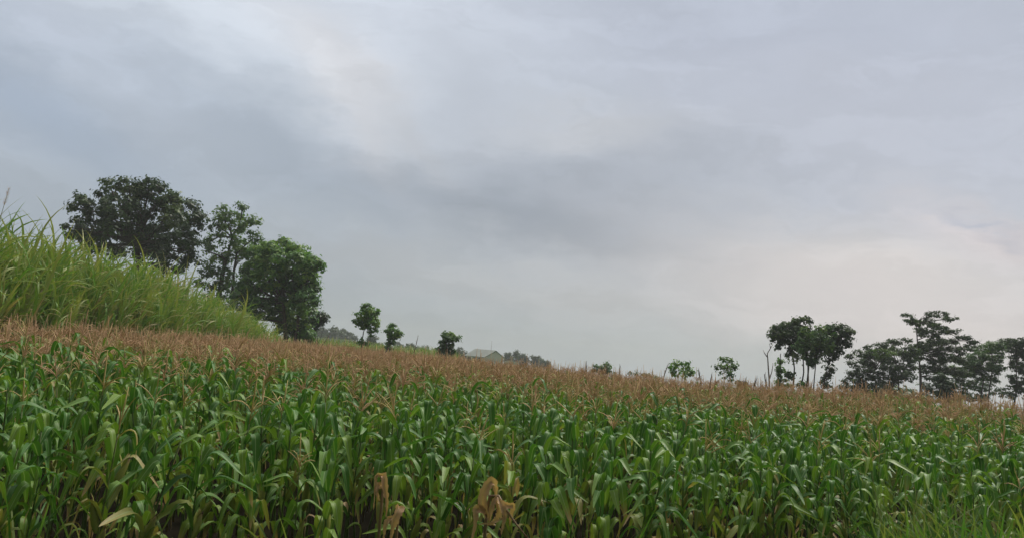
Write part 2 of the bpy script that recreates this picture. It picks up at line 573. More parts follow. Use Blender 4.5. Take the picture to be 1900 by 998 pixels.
def make_maize(seed, tall=1.0, tassel=1.0, dryness=0.0, ears=1, bushy=1.0, full=True):
    """Returns meshes-to-be for one maize plant: stalk, foliage, tassel, ears."""
    r = random.Random(seed)
    Hs = 1.50 * tall * r.uniform(0.95, 1.05)
    bend = Vector((r.uniform(-0.06, 0.06), r.uniform(-0.06, 0.06), 0))
    def sp(h):
        k = h / Hs
        return Vector((bend.x * k * k, bend.y * k * k, h))
    st = MB()
    n = 9 if full else 5
    pts, rad, ages = [], [], []
    for i in range(n):
        h = Hs * i / (n - 1)
        rr = 0.0125 * (1 - 0.62 * i / (n - 1))
        if full and 0 < i < n - 1:
            pts += [sp(h - 0.006), sp(h), sp(h + 0.008)]; rad += [rr, rr * 1.25, rr]; ages += [0.15 + dryness, 0.5, 0.1 + dryness]
        else:
            pts.append(sp(h)); rad.append(rr); ages.append(0.2 + dryness if i else 0.9)
    st.tube(pts, rad, 7 if full else 4, ages)
    fo = MB()
    nl = r.randint(9, 11) if full else r.randint(9, 11)
    az = r.uniform(0, 6.28)
    for i in range(nl):
        k = i / (nl - 1)
        h = Hs * (0.36 + 0.61 * k) if full else Hs * (0.28 + 0.68 * k)
        az += math.pi + r.uniform(-0.55, 0.55)
        mid = 1 - abs(k - 0.5) * 1.15
        L_ = (0.29 + 0.25 * max(0.12, mid)) * r.uniform(0.85, 1.15) * (0.94 + 0.06 * bushy)
        W = (0.047 + 0.032 * mid) * r.uniform(0.8, 1.15) * bushy
        e0 = R(r.uniform(44, 76))
        e1 = R(r.uniform(-88, -62)) if r.random() < 0.72 else R(r.uniform(-50, -15))
        a0 = 0.10 + r.uniform(-0.12, 0.22) + dryness
        a1 = a0 + r.uniform(0.0, 0.25)
        if k < 0.09:                                          # the lowest leaves wither first
            a0 = r.choice([0.35, 0.5, 0.95]); a1 = 1.0; e0 = R(r.uniform(20, 50)); e1 = R(-88); L_ *= 0.85; W *= 0.75
        elif k < 0.42:
            a0 += r.uniform(0.02, 0.22); a1 = a0 + (0.1 if r.random() < 0.8 else 0.5)
        elif r.random() < 0.06:
            a1 = r.uniform(0.7, 1.0)
        blade(fo, sp(h), az, e0, e1, L_, W, r.uniform(0.28, 0.48), r.uniform(14, 34), 13 if full else 8, 2, min(a0, 1), min(a1, 1),
              r.uniform(-0.9, 0.9), r.uniform(0.2, 0.5), 0.05, r.uniform(-0.5, 0.5), rnd=r)
    ta = MB()
    if tassel > 0:
        top = sp(Hs)
        tl = r.uniform(0.26, 0.36) * (0.75 + 0.25 * tassel)
        lean = Vector((r.uniform(-0.2, 0.2), r.uniform(-0.2, 0.2), 1)).normalized()
        base_age = r.uniform(0.2, 0.95) if tassel > 0.8 else r.uniform(0.0, 0.22)
        ta.tube([top - Vector((0, 0, 0.01)), top + lean * 0.10, top + lean * 0.10 + lean * tl * 0.5, top + lean * (0.10 + tl)], [0.004, 0.004, 0.0065, 0.003], 4, base_age)
        nb = int(r.randint(8, 13) * tassel)
        for j in range(nb):
            a = r.uniform(0, 6.28)
            bl = r.uniform(0.15, 0.26)
            e = R(r.uniform(35, 70)); ed = R(r.uniform(-25, 50))
            p = top + lean * r.uniform(0.02, 0.12)
            pp = [p.copy()]
            for q in range(4):
                ee = e + (ed - e) * (q / 3) ** 1.3
                p = p + Vector((math.cos(a) * math.cos(ee), math.sin(a) * math.cos(ee), math.sin(ee))) * bl / 4
                pp.append(p.copy())
            ta.tube(pp, [0.0025, 0.0048, 0.0052, 0.0048, 0.0025], 3, min(1, max(0, base_age + r.uniform(-0.2, 0.2))), cap=False)
    er = []
    for j in range(ears):
        e_ = MB()
        hz = Hs * (0.55 - 0.10 * j) * r.uniform(0.92, 1.08)
        a = r.uniform(0, 6.28)
        d = Vector((math.cos(a) * 0.36, math.sin(a) * 0.36, 1)).normalized()
        if dryness > 0.5:
            d.z *= 0.3; d.normalize()
        b0 = sp(hz) + Vector((math.cos(a), math.sin(a), 0)) * 0.012
        el_ = r.uniform(0.19, 0.25)
        ks = [0, 0.08, 0.25, 0.45, 0.65, 0.8, 0.92, 1.0]
        rs_ = [0.010, 0.019, 0.026, 0.027, 0.023, 0.016, 0.009, 0.003]
        e_.tube([b0 + d * el_ * k for k in ks], rs_, 9, [0.1, 0.1, 0.2, 0.25, 0.3, 0.4, 0.6, 0.8])
        # loose husk tips
        for q in range(3):
            aa = r.uniform(0, 6.28)
            blade(e_, b0 + d * el_ * 0.55, aa, R(75), R(50), el_ * 0.65, 0.03, 0.6, 8, 4, 1, 0.2, 0.7, 0, 0.3, rnd=r)
        sk = MB()
        tip = b0 + d * el_
        for q in range(7):
            v = Vector((r.uniform(-1, 1), r.uniform(-1, 1), r.uniform(-0.5, 0.8))) * 0.03
            sk.tube([tip - d * 0.01, tip + d * 0.012 + v * 0.4, tip + v + Vector((0, 0, -0.012))], [0.002, 0.0022, 0.001], 3, r.random(), cap=False)
        er.append((e_, sk))
    return dict(stalk=st, foliage=fo, tassel=ta, ears=er, H=Hs)


# near kinds: lush, with little or no tassel; far kinds: brown open tassels
KINDS = {}
def reg(kind, k, **kw):
    v = []
    for i in range(k):
        d = make_maize(hash((kind, i)) % 99991 if False else 1000 * len(KINDS) + i, **kw)
        v.append(d)
    KINDS[kind] = v


reg('leafy', 11, tall=0.98, tassel=0.0, ears=1, bushy=1.08)
reg('pale_tassel', 8, tall=1.03, tassel=0.6, ears=1, bushy=1.02)
reg('brown_tassel', 6, tall=1.03, tassel=1.0, ears=1, bushy=0.9, dryness=0.04)
reg('far_brown', 10, tall=1.02, tassel=1.15, ears=0, bushy=0.72, dryness=0.22, full=False)
reg('yellowing', 3, tall=0.95, tassel=0.4, ears=2, bushy=1.0, dryness=0.24)


def near_v(x, y): return uv(x, y)[1]


def in_field(x, y, margin=0.0):
    v = near_v(x, y)
    if v < 5.55: return False
    if x < -13.2 + 0.5 * noise.noise(Vector((0, y * 0.2, 3))) and y < 48: return False
    if x < -30: return False
    edge = 62 - (x + 20) * 1.055
    edge = max(edge, 21 + 0.1 * x)
    if y > edge + 1.5 * noise.noise(Vector((x * 0.3, 9, 1))): return False
    if abs(x) > 0.80 * y + 3.0: return False
    return True


plants = []
v = 5.75
ri = 0
while v < 75:
    u = -45 + random.random() * 0.2
    while u < 50:
        x, y = xy(u + random.uniform(-0.05, 0.05), v + random.uniform(-0.14, 0.14))
        u += random.uniform(0.16, 0.26)
        if random.random() < 0.04: continue
        if y > 2 and in_field(x, y):
            plants.append((x, y, v))
    v += 0.66
    ri += 1


def pick_kind(x, y, v):
    f = sm(v + 1.6 * noise.noise(Vector((x * 0.35, y * 0.35, 5))), 6.6, 18.0)
    r = random.random()
    if v < 7.3 and r < 0.025: return 'yellowing'
    if v < 9 and r < 0.03: return 'brown_tassel'
    if r < f * (0.5 if v < 9 else 1.0): return 'brown_tassel' if v < 20 and random.random() < 0.55 else 'far_brown'
    r = random.random()
    if v > 17 : return 'pale_tassel' if r < 0.7 else 'leafy'
    return 'leafy' if r < (0.82 if v < 10 else 0.66) else 'pale_tassel'


def seen(x, y): return abs(x) < 0.70 * y


inview = sorted([p for p in plants if seen(p[0], p[1])], key=lambda p: math.hypot(p[0], p[1]))
NEAR = set(inview[:290])
rest = [p for p in plants if p not in NEAR]

# meshes of the individual plants (shared between copies)
proto_parts = {}
for kind, vs_ in KINDS.items():
    for i, d in enumerate(vs_):
        proto_parts[(kind, i)] = dict(
            stalk=d['stalk'].mesh('maize_stalk', 'maize_stalk'),
            foliage=d['foliage'].mesh('maize_foliage', 'maize_leaf'),
            tassel=d['tassel'].mesh('maize_tassel', 'tassel') if d['tassel'].v else None,
            ears=[(a.mesh('maize_ear', 'husk'), b.mesh('maize_silk', 'silk')) for a, b in d['ears']])


def maize_plant(x, y, kind, idx, rz, s, tilt, name='maize_plant'):
    root = empty(name, (x, y, gz(x, y)))
    root.rotation_euler = (tilt[0], tilt[1], rz)
    root.scale = (s, s, s)
    pp = proto_parts[(kind, idx)]
    link('stalk', pp['stalk'], root)
    link('foliage', pp['foliage'], root)
    if pp['tassel']:
        link('tassel', pp['tassel'], root)
    for a, b in pp['ears']:
        e = link('ear', a, root)
        link('silk', b, e)
    return root


LAB = {
    ('leafy', 0): ('green maize plant without a tassel in the frontmost rows of the field', 'front maize plants without tassels'),
    ('leafy', 1): ('green maize plant without a tassel in the rows just behind the front of the field', 'second-line maize plants without tassels'),
    ('pale_tassel', 0): ('green maize plant with a small pale tassel in the frontmost rows of the field', 'front maize plants with pale tassels'),
    ('pale_tassel', 1): ('green maize plant with a small pale tassel in the rows just behind the front', 'second-line maize plants with pale tassels'),
    ('brown_tassel', 0): ('green maize plant with an open brown tassel in the frontmost rows of the field', 'front maize plants with brown tassels'),
    ('brown_tassel', 1): ('green maize plant with an open brown tassel in the rows just behind the front', 'second-line maize plants with brown tassels'),
    ('far_brown', 0): ('slim maize plant with a wide brown tassel in the front rows', 'slim front maize plants'),
    ('far_brown', 1): ('slim maize plant with a wide brown tassel in the rows just behind the front', 'slim second-line maize plants'),
    ('yellowing', 0): ('yellowing maize plant with two ears standing at the front edge of the field', 'yellowing maize plants'),
    ('yellowing', 1): ('yellowing maize plant with two ears standing at the front edge of the field', 'yellowing maize plants'),
}
DRY = [P(905, 900, 5.6), P(712, 930, 5.7), P(735, 975, 5.5), P(930, 950, 5.7)]
for (x, y, v) in NEAR:
    if any(math.hypot(x - d.x, y - d.y) < 0.16 for d in DRY):
        continue
    kind = pick_kind(x, y, v)
    idx = random.randrange(len(KINDS[kind]))
    s = random.uniform(0.84, 1.10) * (0.92 if v < 6.2 else 1.0)
    o = maize_plant(x, y, kind, idx, random.uniform(0, 6.28), s, (random.gauss(0, 0.09), random.gauss(0, 0.09)))
    lab, grp = LAB[(kind, 0 if v < 8.2 else 1)]
    tag(o, lab, 'maize plant', grp)


# ---- everything behind: one mass of plants
def instancer(name, pts, protos, label, cat):
    """pts: (x, y, z, rx, ry, rz, sx, sy, sz, idx). protos: list of meshes."""
    pc = bpy.data.collections.new(name + '_kinds')
    for i, me in enumerate(protos):
        po = bpy.data.objects.new('%s_kind_%02d' % (name, i), me)
        pc.objects.link(po)
    A = np.array(pts, dtype=np.float32)
    me = bpy.data.meshes.new(name)
    me.vertices.add(len(A))
    me.vertices.foreach_set('co', A[:, 0:3].ravel())
    for nm, sl in (('rot', slice(3, 6)), ('scl', slice(6, 9))):
        a = me.attributes.new(nm, 'FLOAT_VECTOR', 'POINT')
        a.data.foreach_set('vector', np.ascontiguousarray(A[:, sl]).ravel())
    a = me.attributes.new('idx', 'INT', 'POINT')
    a.data.foreach_set('value', A[:, 9].astype(np.int32))
    for pm in protos[0].materials:
        me.materials.append(pm)
    o = link(name, me)
    g = bpy.data.node_groups.new(name + '_scatter', 'GeometryNodeTree')
    g.interface.new_socket('Geometry', in_out='INPUT', socket_type='NodeSocketGeometry')
    g.interface.new_socket('Geometry', in_out='OUTPUT', socket_type='NodeSocketGeometry')
    gi = g.nodes.new('NodeGroupInput'); go = g.nodes.new('NodeGroupOutput')
    ci = g.nodes.new('GeometryNodeCollectionInfo')
    ci.inputs['Collection'].default_value = pc
    ci.inputs['Separate Children'].default_value = True
    ci.inputs['Reset Children'].default_value = True
    ip = g.nodes.new('GeometryNodeInstanceOnPoints')
    ip.inputs['Pick Instance'].default_value = True
    g.links.new(gi.outputs[0], ip.inputs['Points'])
    g.links.new(ci.outputs[0], ip.inputs['Instance'])
    for nm, ty, sock in (('rot', 'FLOAT_VECTOR', 'Rotation'), ('scl', 'FLOAT_VECTOR', 'Scale'), ('idx', 'INT', 'Instance Index')):
        na = g.nodes.new('GeometryNodeInputNamedAttribute'); na.data_type = ty
        na.inputs['Name'].default_value = nm
        src = na.outputs['Attribute']
        if sock == 'Rotation':
            er = g.nodes.new('FunctionNodeEulerToRotation')
            g.links.new(src, er.inputs[0]); src = er.outputs[0]
        g.links.new(src, ip.inputs[sock])
    g.links.new(ip.outputs[0], go.inputs[0])
    md = o.modifiers.new('scatter', 'NODES')
    md.node_group = g
    tag(o, label, cat, kind='stuff')
    return o


joined, jindex = [], {}
for kind, vs_ in KINDS.items():
    for i, d in enumerate(vs_):
        j = MB()
        j.join(d['stalk'], 0); j.join(d['foliage'], 1); j.join(d['tassel'], 2)
        jindex[(kind, i)] = len(joined)
        joined.append(j.mesh('maize_%s' % kind, ['maize_stalk', 'maize_leaf', 'tassel']))
pts = []
for (x, y, v) in rest:
    kind = pick_kind(x, y, v)
    i = random.randrange(len(KINDS[kind]))
    s = random.uniform(0.90, 1.10)
    hs = s * random.uniform(0.93, 1.06) * (1 + 0.05 * noise.noise(Vector((x * 0.15, y * 0.15, 8))))
    pts.append((x, y, gz(x, y), random.gauss(0, 0.05), random.gauss(0, 0.05), random.uniform(0, 6.28), s, s, hs, jindex[(kind, i)]))
instancer('maize_field', pts, joined, 'mass of maize with brown tassels filling the field behind the front rows', 'maize')
print('plants', len(plants), 'near', len(NEAR), 'rest', len(rest))


# ------------------------------------------------------------------ the broken dry maize plants at the edge
def dry_plant(base, seed, hh, nleaf, lean_az, label, broken=True, width=0.075):
    r = random.Random(seed)
    root = empty('dry_maize_plant', (base.x, base.y, gz(base.x, base.y)))
    st = MB()
    kx, ky = math.cos(lean_az), math.sin(lean_az)
    top = Vector((kx * 0.12, ky * 0.12, hh))
    pts_ = [Vector((0, 0, 0)), Vector((kx * 0.03, ky * 0.03, hh * 0.5)), top]
    if broken:
        pts_ += [top + Vector((kx * 0.06, ky * 0.06, 0.02)), top + Vector((kx * 0.30, ky * 0.30, -0.35)), top + Vector((kx * 0.48, ky * 0.40, -0.75))]
    st.tube(pts_, [0.012, 0.011, 0.009, 0.008, 0.007, 0.004][:len(pts_)], 7, 1.0)
    link('stalk', st.mesh('dry_stalk', 'maize_stalk'), root)
    fo = MB()
    for i in range(nleaf):
        k = (i + 0.5) / nleaf
        p = Vector((kx * 0.12 * k, ky * 0.12 * k, hh * (0.45 + 0.55 * k)))
        a = r.uniform(-2.9, -0.2)                                   # most hang towards the road
        blade(fo, p, a, R(r.uniform(10, 80)), R(r.uniform(-89, -65)), r.uniform(0.28, 0.60), width * r.uniform(0.8, 1.25), r.uniform(0.10, 0.45), 30, 16, 2,
              0.9, 1.0, r.uniform(-2.4, 2.4), r.uniform(0.3, 1.0), 0.14, r.uniform(-1.3, 1.3), rnd=r)
    link('foliage', fo.mesh('dry_foliage', 'maize_leaf'), root)
    tag(root, label, 'maize plant')




def ribbon(mb, pts_, W, face=(0.0, -1.0, 0.25), n=16, curl=0.35, ragged=0.12, rnd=random):
    """A dry leaf along a bent path; the blade turns a little as it goes and its edges are ragged."""
    P_ = [Vector(p) for p in pts_]
    out_ = []
    for i in range(n + 1):
        t_ = i / n * (len(P_) - 1)
        k = min(int(t_), len(P_) - 2); f = t_ - k
        p0 = P_[max(k - 1, 0)]; p1 = P_[k]; p2 = P_[k + 1]; p3 = P_[min(k + 2, len(P_) - 1)]
        out_.append(0.5 * ((2 * p1) + (p2 - p0) * f + (2 * p0 - 5 * p1 + 4 * p2 - p3) * f * f + (3 * p1 - p0 - 3 * p2 + p3) * f ** 3))
    verts, age, u, faces = [], [], [], []
    tw0 = rnd.uniform(-0.5, 0.5); tw1 = rnd.uniform(-1.3, 1.3)
    for i, p in enumerate(out_):
        t_ = (out_[min(i + 1, n)] - out_[max(i - 1, 0)]).normalized()
        nr = Vector(face)
        nr = (nr - t_ * nr.dot(t_)).normalized()
        sd_ = t_.cross(nr)
        k = i / n
        a = tw0 + (tw1 - tw0) * k
        sd_, nr = sd_ * math.cos(a) + nr * math.sin(a), nr * math.cos(a) - sd_ * math.sin(a)
        w = W * min(1, 0.35 + 3 * k) * min(1, 1.5 * (1 - k) ** 0.6) * rnd.uniform(1 - ragged, 1 + ragged)
        for j in (-2, -1, 0, 1, 2):
            x = j / 2
            verts.append(p + sd_ * (x * w * 0.5) + nr * (abs(x) * w * curl + rnd.uniform(-0.004, 0.004)) + sd_ * rnd.uniform(-0.003, 0.003))
            age.append(rnd.uniform(0.88, 1.15)); u.append(x * 3)
    for i in range(n):
        for j in range(4):
            q = i * 5 + j
            faces.append((q, q + 1, q + 6, q + 5))
    mb.add(verts, faces, age, u)


def dead_maize(base_px, Y, stalk, ribs, label, seed):
    r = random.Random(seed)
    bx = P(base_px, 990, Y).x
    o = Vector((bx, Y, gz(bx, Y)))
    root = empty('dry_maize_plant', o)
    m_ = MB()
    sp0 = [Vector((0, 0, 0))] + [P(a, b, Y + dy) - o for a, b, dy in stalk]
    m_.tube(sp0, [0.013 * (1 - 0.6 * i / (len(sp0) - 1)) for i in range(len(sp0))], 7, 1.0)
    link('stalk', m_.mesh('dry_stalk', 'maize_stalk'), root)
    f_ = MB()
    for pts_, w in ribs:
        ribbon(f_, [P(a, b, Y + dy) - o for a, b, dy in pts_], w * 0.85 * Y / F_, n=26, curl=0.55, ragged=0.22, rnd=r)
    link('foliage', f_.mesh('dry_foliage', 'maize_leaf'), root)
    tag(root, label, 'maize plant')


dead_maize(900, 5.35, [(903, 950, 0), (909, 919, -.02), (925, 919, -.04), (940, 946, -.08), (958, 972, -.12), (981, 1000, -.15)], [
    ([(903, 960, 0), (893, 932, -.03), (901, 905, -.02), (912, 893, 0), (919, 905, .04), (920, 935, .05)], 19),
    ([(900, 950, -.02), (884, 943, -.06), (880, 965, -.08), (874, 1000, -.1)], 15),
    ([(922, 920, -.05), (915, 930, -.07), (910, 950, -.08), (907, 972, -.08)], 11),
    ([(924, 922, -.06), (932, 942, -.10), (936, 958, -.11), (930, 992, -.12)], 12),
    ([(928, 928, -.05), (942, 937, -.08), (952, 938, -.07), (949, 955, -.05), (946, 975, -.05)], 11),
    ([(920, 925, .0), (926, 945, .02), (917, 962, .02), (900, 975, .0)], 14),
    ([(940, 948, -.08), (930, 962, -.12), (905, 970, -.14), (888, 972, -.12)], 4)],
    'snapped brown maize plant, the largest dead one, bent over at the front edge', 3)
dead_maize(706, 5.5, [(707, 945, 0), (710, 905, 0), (711, 888, 0)], [
    ([(711, 890, 0), (704, 880, -.05), (697, 884, -.07), (695, 905, -.08), (693, 945, -.08)], 7),
    ([(711, 888, 0), (713, 884, -.04), (714, 905, -.06), (717, 930, -.07), (716, 960, -.07)], 13),
    ([(709, 905, 0), (703, 900, -.05), (700, 912, -.08), (705, 930, -.08)], 9)],
    'withered brown maize stalk with two long hanging dead leaves at the front edge', 8)
dead_maize(738, 5.3, [(738, 965, 0), (739, 945, 0)], [
    ([(739, 948, 0), (741, 944, -.05), (735, 955, -.08), (728, 975, -.09), (724, 1002, -.1)], 17),
    ([(738, 960, 0), (722, 962, -.06), (716, 975, -.08), (712, 1000, -.08)], 10)],
    'short pale tan dead maize plant right of the withered brown stalk', 5)
dry_plant(Vector((P(1215, 930, 7.0).x, 7.0, 0)), 12, 0.9, 3, 0.4, 'thin pale dead maize plant in front row right of the snapped brown one', False, 0.05)
dry_plant(Vector((P(440, 960, 5.9).x, 5.9, 0)), 15, 0.72, 3, 1.4, 'low tan dead maize plant at the front edge in the left half', False, 0.07)


# ------------------------------------------------------------------ tall grass bank on the left
def make_cane(seed, H=2.3, nb=11, L0=1.65, W0=0.074, dry=0.0):
    r = random.Random(seed)
    m_ = MB()
    for c in range(2):
        bx, by = r.uniform(-0.18, 0.18), r.uniform(-0.18, 0.18)
        lx, ly = r.uniform(-0.25, 0.25), r.uniform(-0.25, 0.25)
        h = H * r.uniform(0.82, 1.08)
        def sp(k): return Vector((bx + lx * k * k, by + ly * k * k, h * k))
        m_.tube([sp(k / 5) for k in range(6)], [0.016, 0.015, 0.014, 0.012, 0.009, 0.004], 5, [0.9, 0.8, 0.6, 0.3, 0.1, 0.1], mi=1)
        az = r.uniform(0, 6.28)
        for i in range(nb):
            k = 0.30 + 0.70 * i / (nb - 1)
            az += math.pi + r.uniform(-0.9, 0.9)
            low = k < 0.5
            a0 = r.uniform(0.0, 0.42) + dry
            blade(m_, sp(k), az, R(r.uniform(66, 89)), R(r.uniform(-65, 45)), L0 * r.uniform(0.7, 1.15), W0 * r.uniform(0.7, 1.15),
                  r.uniform(0.5, 0.85), r.uniform(4, 9), 9, 1, 0.95 if low and r.random() < 0.6 else a0, a0 + r.uniform(0, 0.2), r.uniform(-1.5, 1.5),
                  0.35, 0, r.uniform(-0.8, 0.8), 'grass', r, 0)
    return m_


cane_protos = [make_cane(50 + i, 2.2, 11, dry=(0.0, 0.05, 0.1, -0.05, 0.0, 0.3)[i]).mesh('tall_grass_kind', ['cane_leaf', 'cane_stem']) for i in range(6)]


def cane_h(y):
    return float(np.interp(y, [10, 16, 20, 22, 26, 31, 37, 44, 50], [4.4, 4.4, 4.3, 4.25, 4.2, 4.0, 3.65, 3.1, 2.6]))


pts = []
for _ in range(2700):
    y = random.uniform(12, 47)
    x = -13.5 - 10 * random.random() ** 1.3
    if x < -0.86 * y - 4: continue
    if x > -13.4 + 0.4 * noise.noise(Vector((1, y * 0.4, 2))): continue
    hgt = cane_h(y) * (1 + 0.16 * noise.noise(Vector((x * 0.3, y * 0.35, 4)))) * random.uniform(0.78, 1.14)
    if x > -14.2: hgt *= random.uniform(0.72, 0.95)
    s = hgt / 3.25
    so = 0.62 + 0.38 * s
    pts.append((x, y, gz(x, y), random.gauss(0, 0.10), random.gauss(0, 0.08) + 0.06, random.uniform(0, 6.28), so, so, s, random.randrange(6) if random.random() < 0.5 else random.randrange(5)))
instancer('tall_grass', pts, cane_protos, 'tall bright green grass bank sloping down from the left edge of the field', 'grass')

# far strip of young cane behind the maize
pts = []
for _ in range(2600):
    x = random.uniform(-42, 6)
    y = random.uniform(66, 84)
    if abs(x / y) > 0.45: continue
    if x / y > -0.06: continue
    s = (2.1 - 0.0 * sm(x / y, -0.25, -0.05)) / 3.1 * random.uniform(0.92, 1.05)
    pts.append((x, y, gz(x, y), random.gauss(0, 0.06), random.gauss(0, 0.06), random.uniform(0, 6.28), 0.8, 0.8, s, random.randrange(5)))
instancer('young_cane', pts, cane_protos, 'strip of pale green cane beyond the brown maize at the skyline', 'cane')

# ------------------------------------------------------------------ roadside grass
def make_tuft(seed, hmax, nb=22, W0=0.012):
    r = random.Random(seed)
    m_ = MB()
    for i in range(nb):
        a = r.uniform(0, 6.28)
        rr = abs(r.gauss(0, 0.06))
        blade(m_, (math.cos(a) * rr, math.sin(a) * rr, 0), a + r.uniform(-0.6, 0.6), R(r.uniform(60, 88)), R(r.uniform(-50, 60)), hmax * r.uniform(0.5, 1.15),
              W0 * r.uniform(0.7, 1.3), r.uniform(0.5, 0.9), r.uniform(4, 9), 7, 1, r.uniform(0.05, 0.4), r.uniform(0.15, 0.55), r.uniform(-1, 1), 0.3, 0,
              r.uniform(-0.5, 0.5), 'grass', r)
    return m_.mesh('roadside_grass_kind', 'grass')


tufts = [make_tuft(80, 0.35), make_tuft(81, 0.45), make_tuft(82, 0.55, 18), make_tuft(83, 0.95, 20, 0.026), make_tuft(84, 1.05, 18, 0.030), make_tuft(85, 0.85, 22, 0.024)]
pts = []
for _ in range(4200):
    u = random.uniform(-7, 10); v = random.uniform(2.2, 5.9)
    x, y = xy(u, v)
    if y < 1.5: continue
    s = random.uniform(0.6, 1.15)
    pts.append((x, y, gz(x, y), random.gauss(0, 0.1), random.gauss(0, 0.1), random.uniform(0, 6.28), s, s, s, random.randrange(3)))
for _ in range(230):                                                # the tall clump in front of the right end
    x = random.gauss(4.05, 0.38); y = random.gauss(6.35, 0.35)
    if uv(x, y)[1] > 5.4 or uv(x, y)[1] < 3.3 : continue
    s = random.uniform(0.9, 1.45)
    pts.append((x, y, gz(x, y), random.gauss(0, 0.14), random.gauss(0, 0.14), random.uniform(0, 6.28), s, s, s, random.randrange(3, 6)))
for px, Y in ((60, 5.1), (200, 5.2), (235, 5.2), (600, 5.5), (650, 5.5), (1010, 5.9), (1110, 6.0), (960, 5.8)):
    x = P(px, 990, Y).x
    pts.append((x, Y, gz(x, Y), random.gauss(0, 0.12), random.gauss(0, 0.12), random.uniform(0, 6.28), 0.9, 0.9, 1.15, random.randrange(3, 6)))
instancer('roadside_grass', pts, tufts, 'rough green grass along the road edge in front of the maize', 'grass')


# ------------------------------------------------------------------ trees
def crown_mesh(lobes, r, leaf, dens, mat, clump=0.45, flat=1.0, droop=0.0, elong=1.6):
    """lobes: (centre, rx, ry, rz, tone, fill). Many leaf faces gathered in clumps spread through each lobe."""
    V, A = [], []
    centres = []
    g = np.random.default_rng(r.randrange(1 << 30))
    for (c, rx, ry, rz, tone, fill) in lobes:
        area = 4 * math.pi * ((rx * ry + rx * rz + ry * rz) / 3)
        nc = max(4, int(area / (clump * clump) * 0.55 * fill))
        for _ in range(nc):
            d = g.normal(size=3); d /= np.linalg.norm(d)
            rr = g.uniform(0.45, 1.0) ** 0.6
            cc = np.array([c.x + d[0] * rx * rr, c.y + d[1] * ry * rr, c.z + d[2] * rz * rr])
            centres.append((Vector(cc), c))
            nl = int(dens * g.uniform(0.6, 1.3))
            cs = clump * g.uniform(0.6, 1.15)
            off = g.normal(size=(nl, 3)) * np.array([cs, cs, cs * 0.7 * flat]) * 0.42
            pos = cc + off
            # leaf frames
            nd = off / (np.linalg.norm(off, axis=1, keepdims=True) + 1e-6) * 1.1 + g.normal(size=(nl, 3)) * 0.45 + np.array([0, 0, 0.6 * (1 + (1 - flat))]) + d * 0.5
            nd /= np.linalg.norm(nd, axis=1, keepdims=True)
            t1 = g.normal(size=(nl, 3)); t1[:, 2] -= droop
            t1 -= nd * np.sum(t1 * nd, axis=1, keepdims=True)
            t1 /= np.linalg.norm(t1, axis=1, keepdims=True)
            t2 = np.cross(nd, t1)
            sz = leaf * g.uniform(0.6, 1.3, size=(nl, 1))
            q = np.stack([pos - t1 * sz * elong * 0.5, pos + t2 * sz * 0.5 + nd * sz * 0.12, pos + t1 * sz * elong * 0.5, pos - t2 * sz * 0.5 + nd * sz * 0.12], axis=1)
            V.append(q.reshape(-1, 3))
            a = np.clip(tone + g.normal() * 0.2 + g.normal(size=(nl, 1)) * 0.10, 0, 1)
            A.append(np.repeat(a, 4, axis=1).ravel())
    V = np.concatenate(V).astype(np.float32); A = np.concatenate(A).astype(np.float32)
    nq = len(V) // 4
    me = bpy.data.meshes.new('crown')
    me.vertices.add(len(V)); me.vertices.foreach_set('co', V.ravel())
    me.loops.add(len(V)); me.loops.foreach_set('vertex_index', np.arange(len(V), dtype=np.int32))
    me.polygons.add(nq)
    me.polygons.foreach_set('loop_start', np.arange(0, len(V), 4, dtype=np.int32))
    for nm, arr in (('age', A), ('u', np.zeros(len(V), dtype=np.float32))):
        a_ = me.attributes.new(nm, 'FLOAT', 'POINT'); a_.data.foreach_set('value', arr)
    me.materials.append(M[mat])
    me.update(calc_edges=True)
    me.validate()
    return me, centres, nq


def limb(m_, a, b, r0, r1, r, bow=0.15, sides=6, n=6):
    a, b = Vector(a), Vector(b)
    Ln = (b - a).length
    k1 = Vector((r.uniform(-1, 1), r.uniform(-1, 1), r.uniform(-0.2, 0.9))) * Ln * bow
    k2 = Vector((r.uniform(-1, 1), r.uniform(-1, 1), r.uniform(-0.6, 0.4))) * Ln * bow * 0.5
    pts_ = []
    for i in range(n):
        t_ = i / (n - 1)
        p = a.lerp(b, t_) + k1 * math.sin(math.pi * t_) + k2 * math.sin(2 * math.pi * t_)
        pts_.append(p)
    m_.tube(pts_, [r0 + (r1 - r0) * (i / (n - 1)) ** 0.8 for i in range(n)], sides)
    return pts_


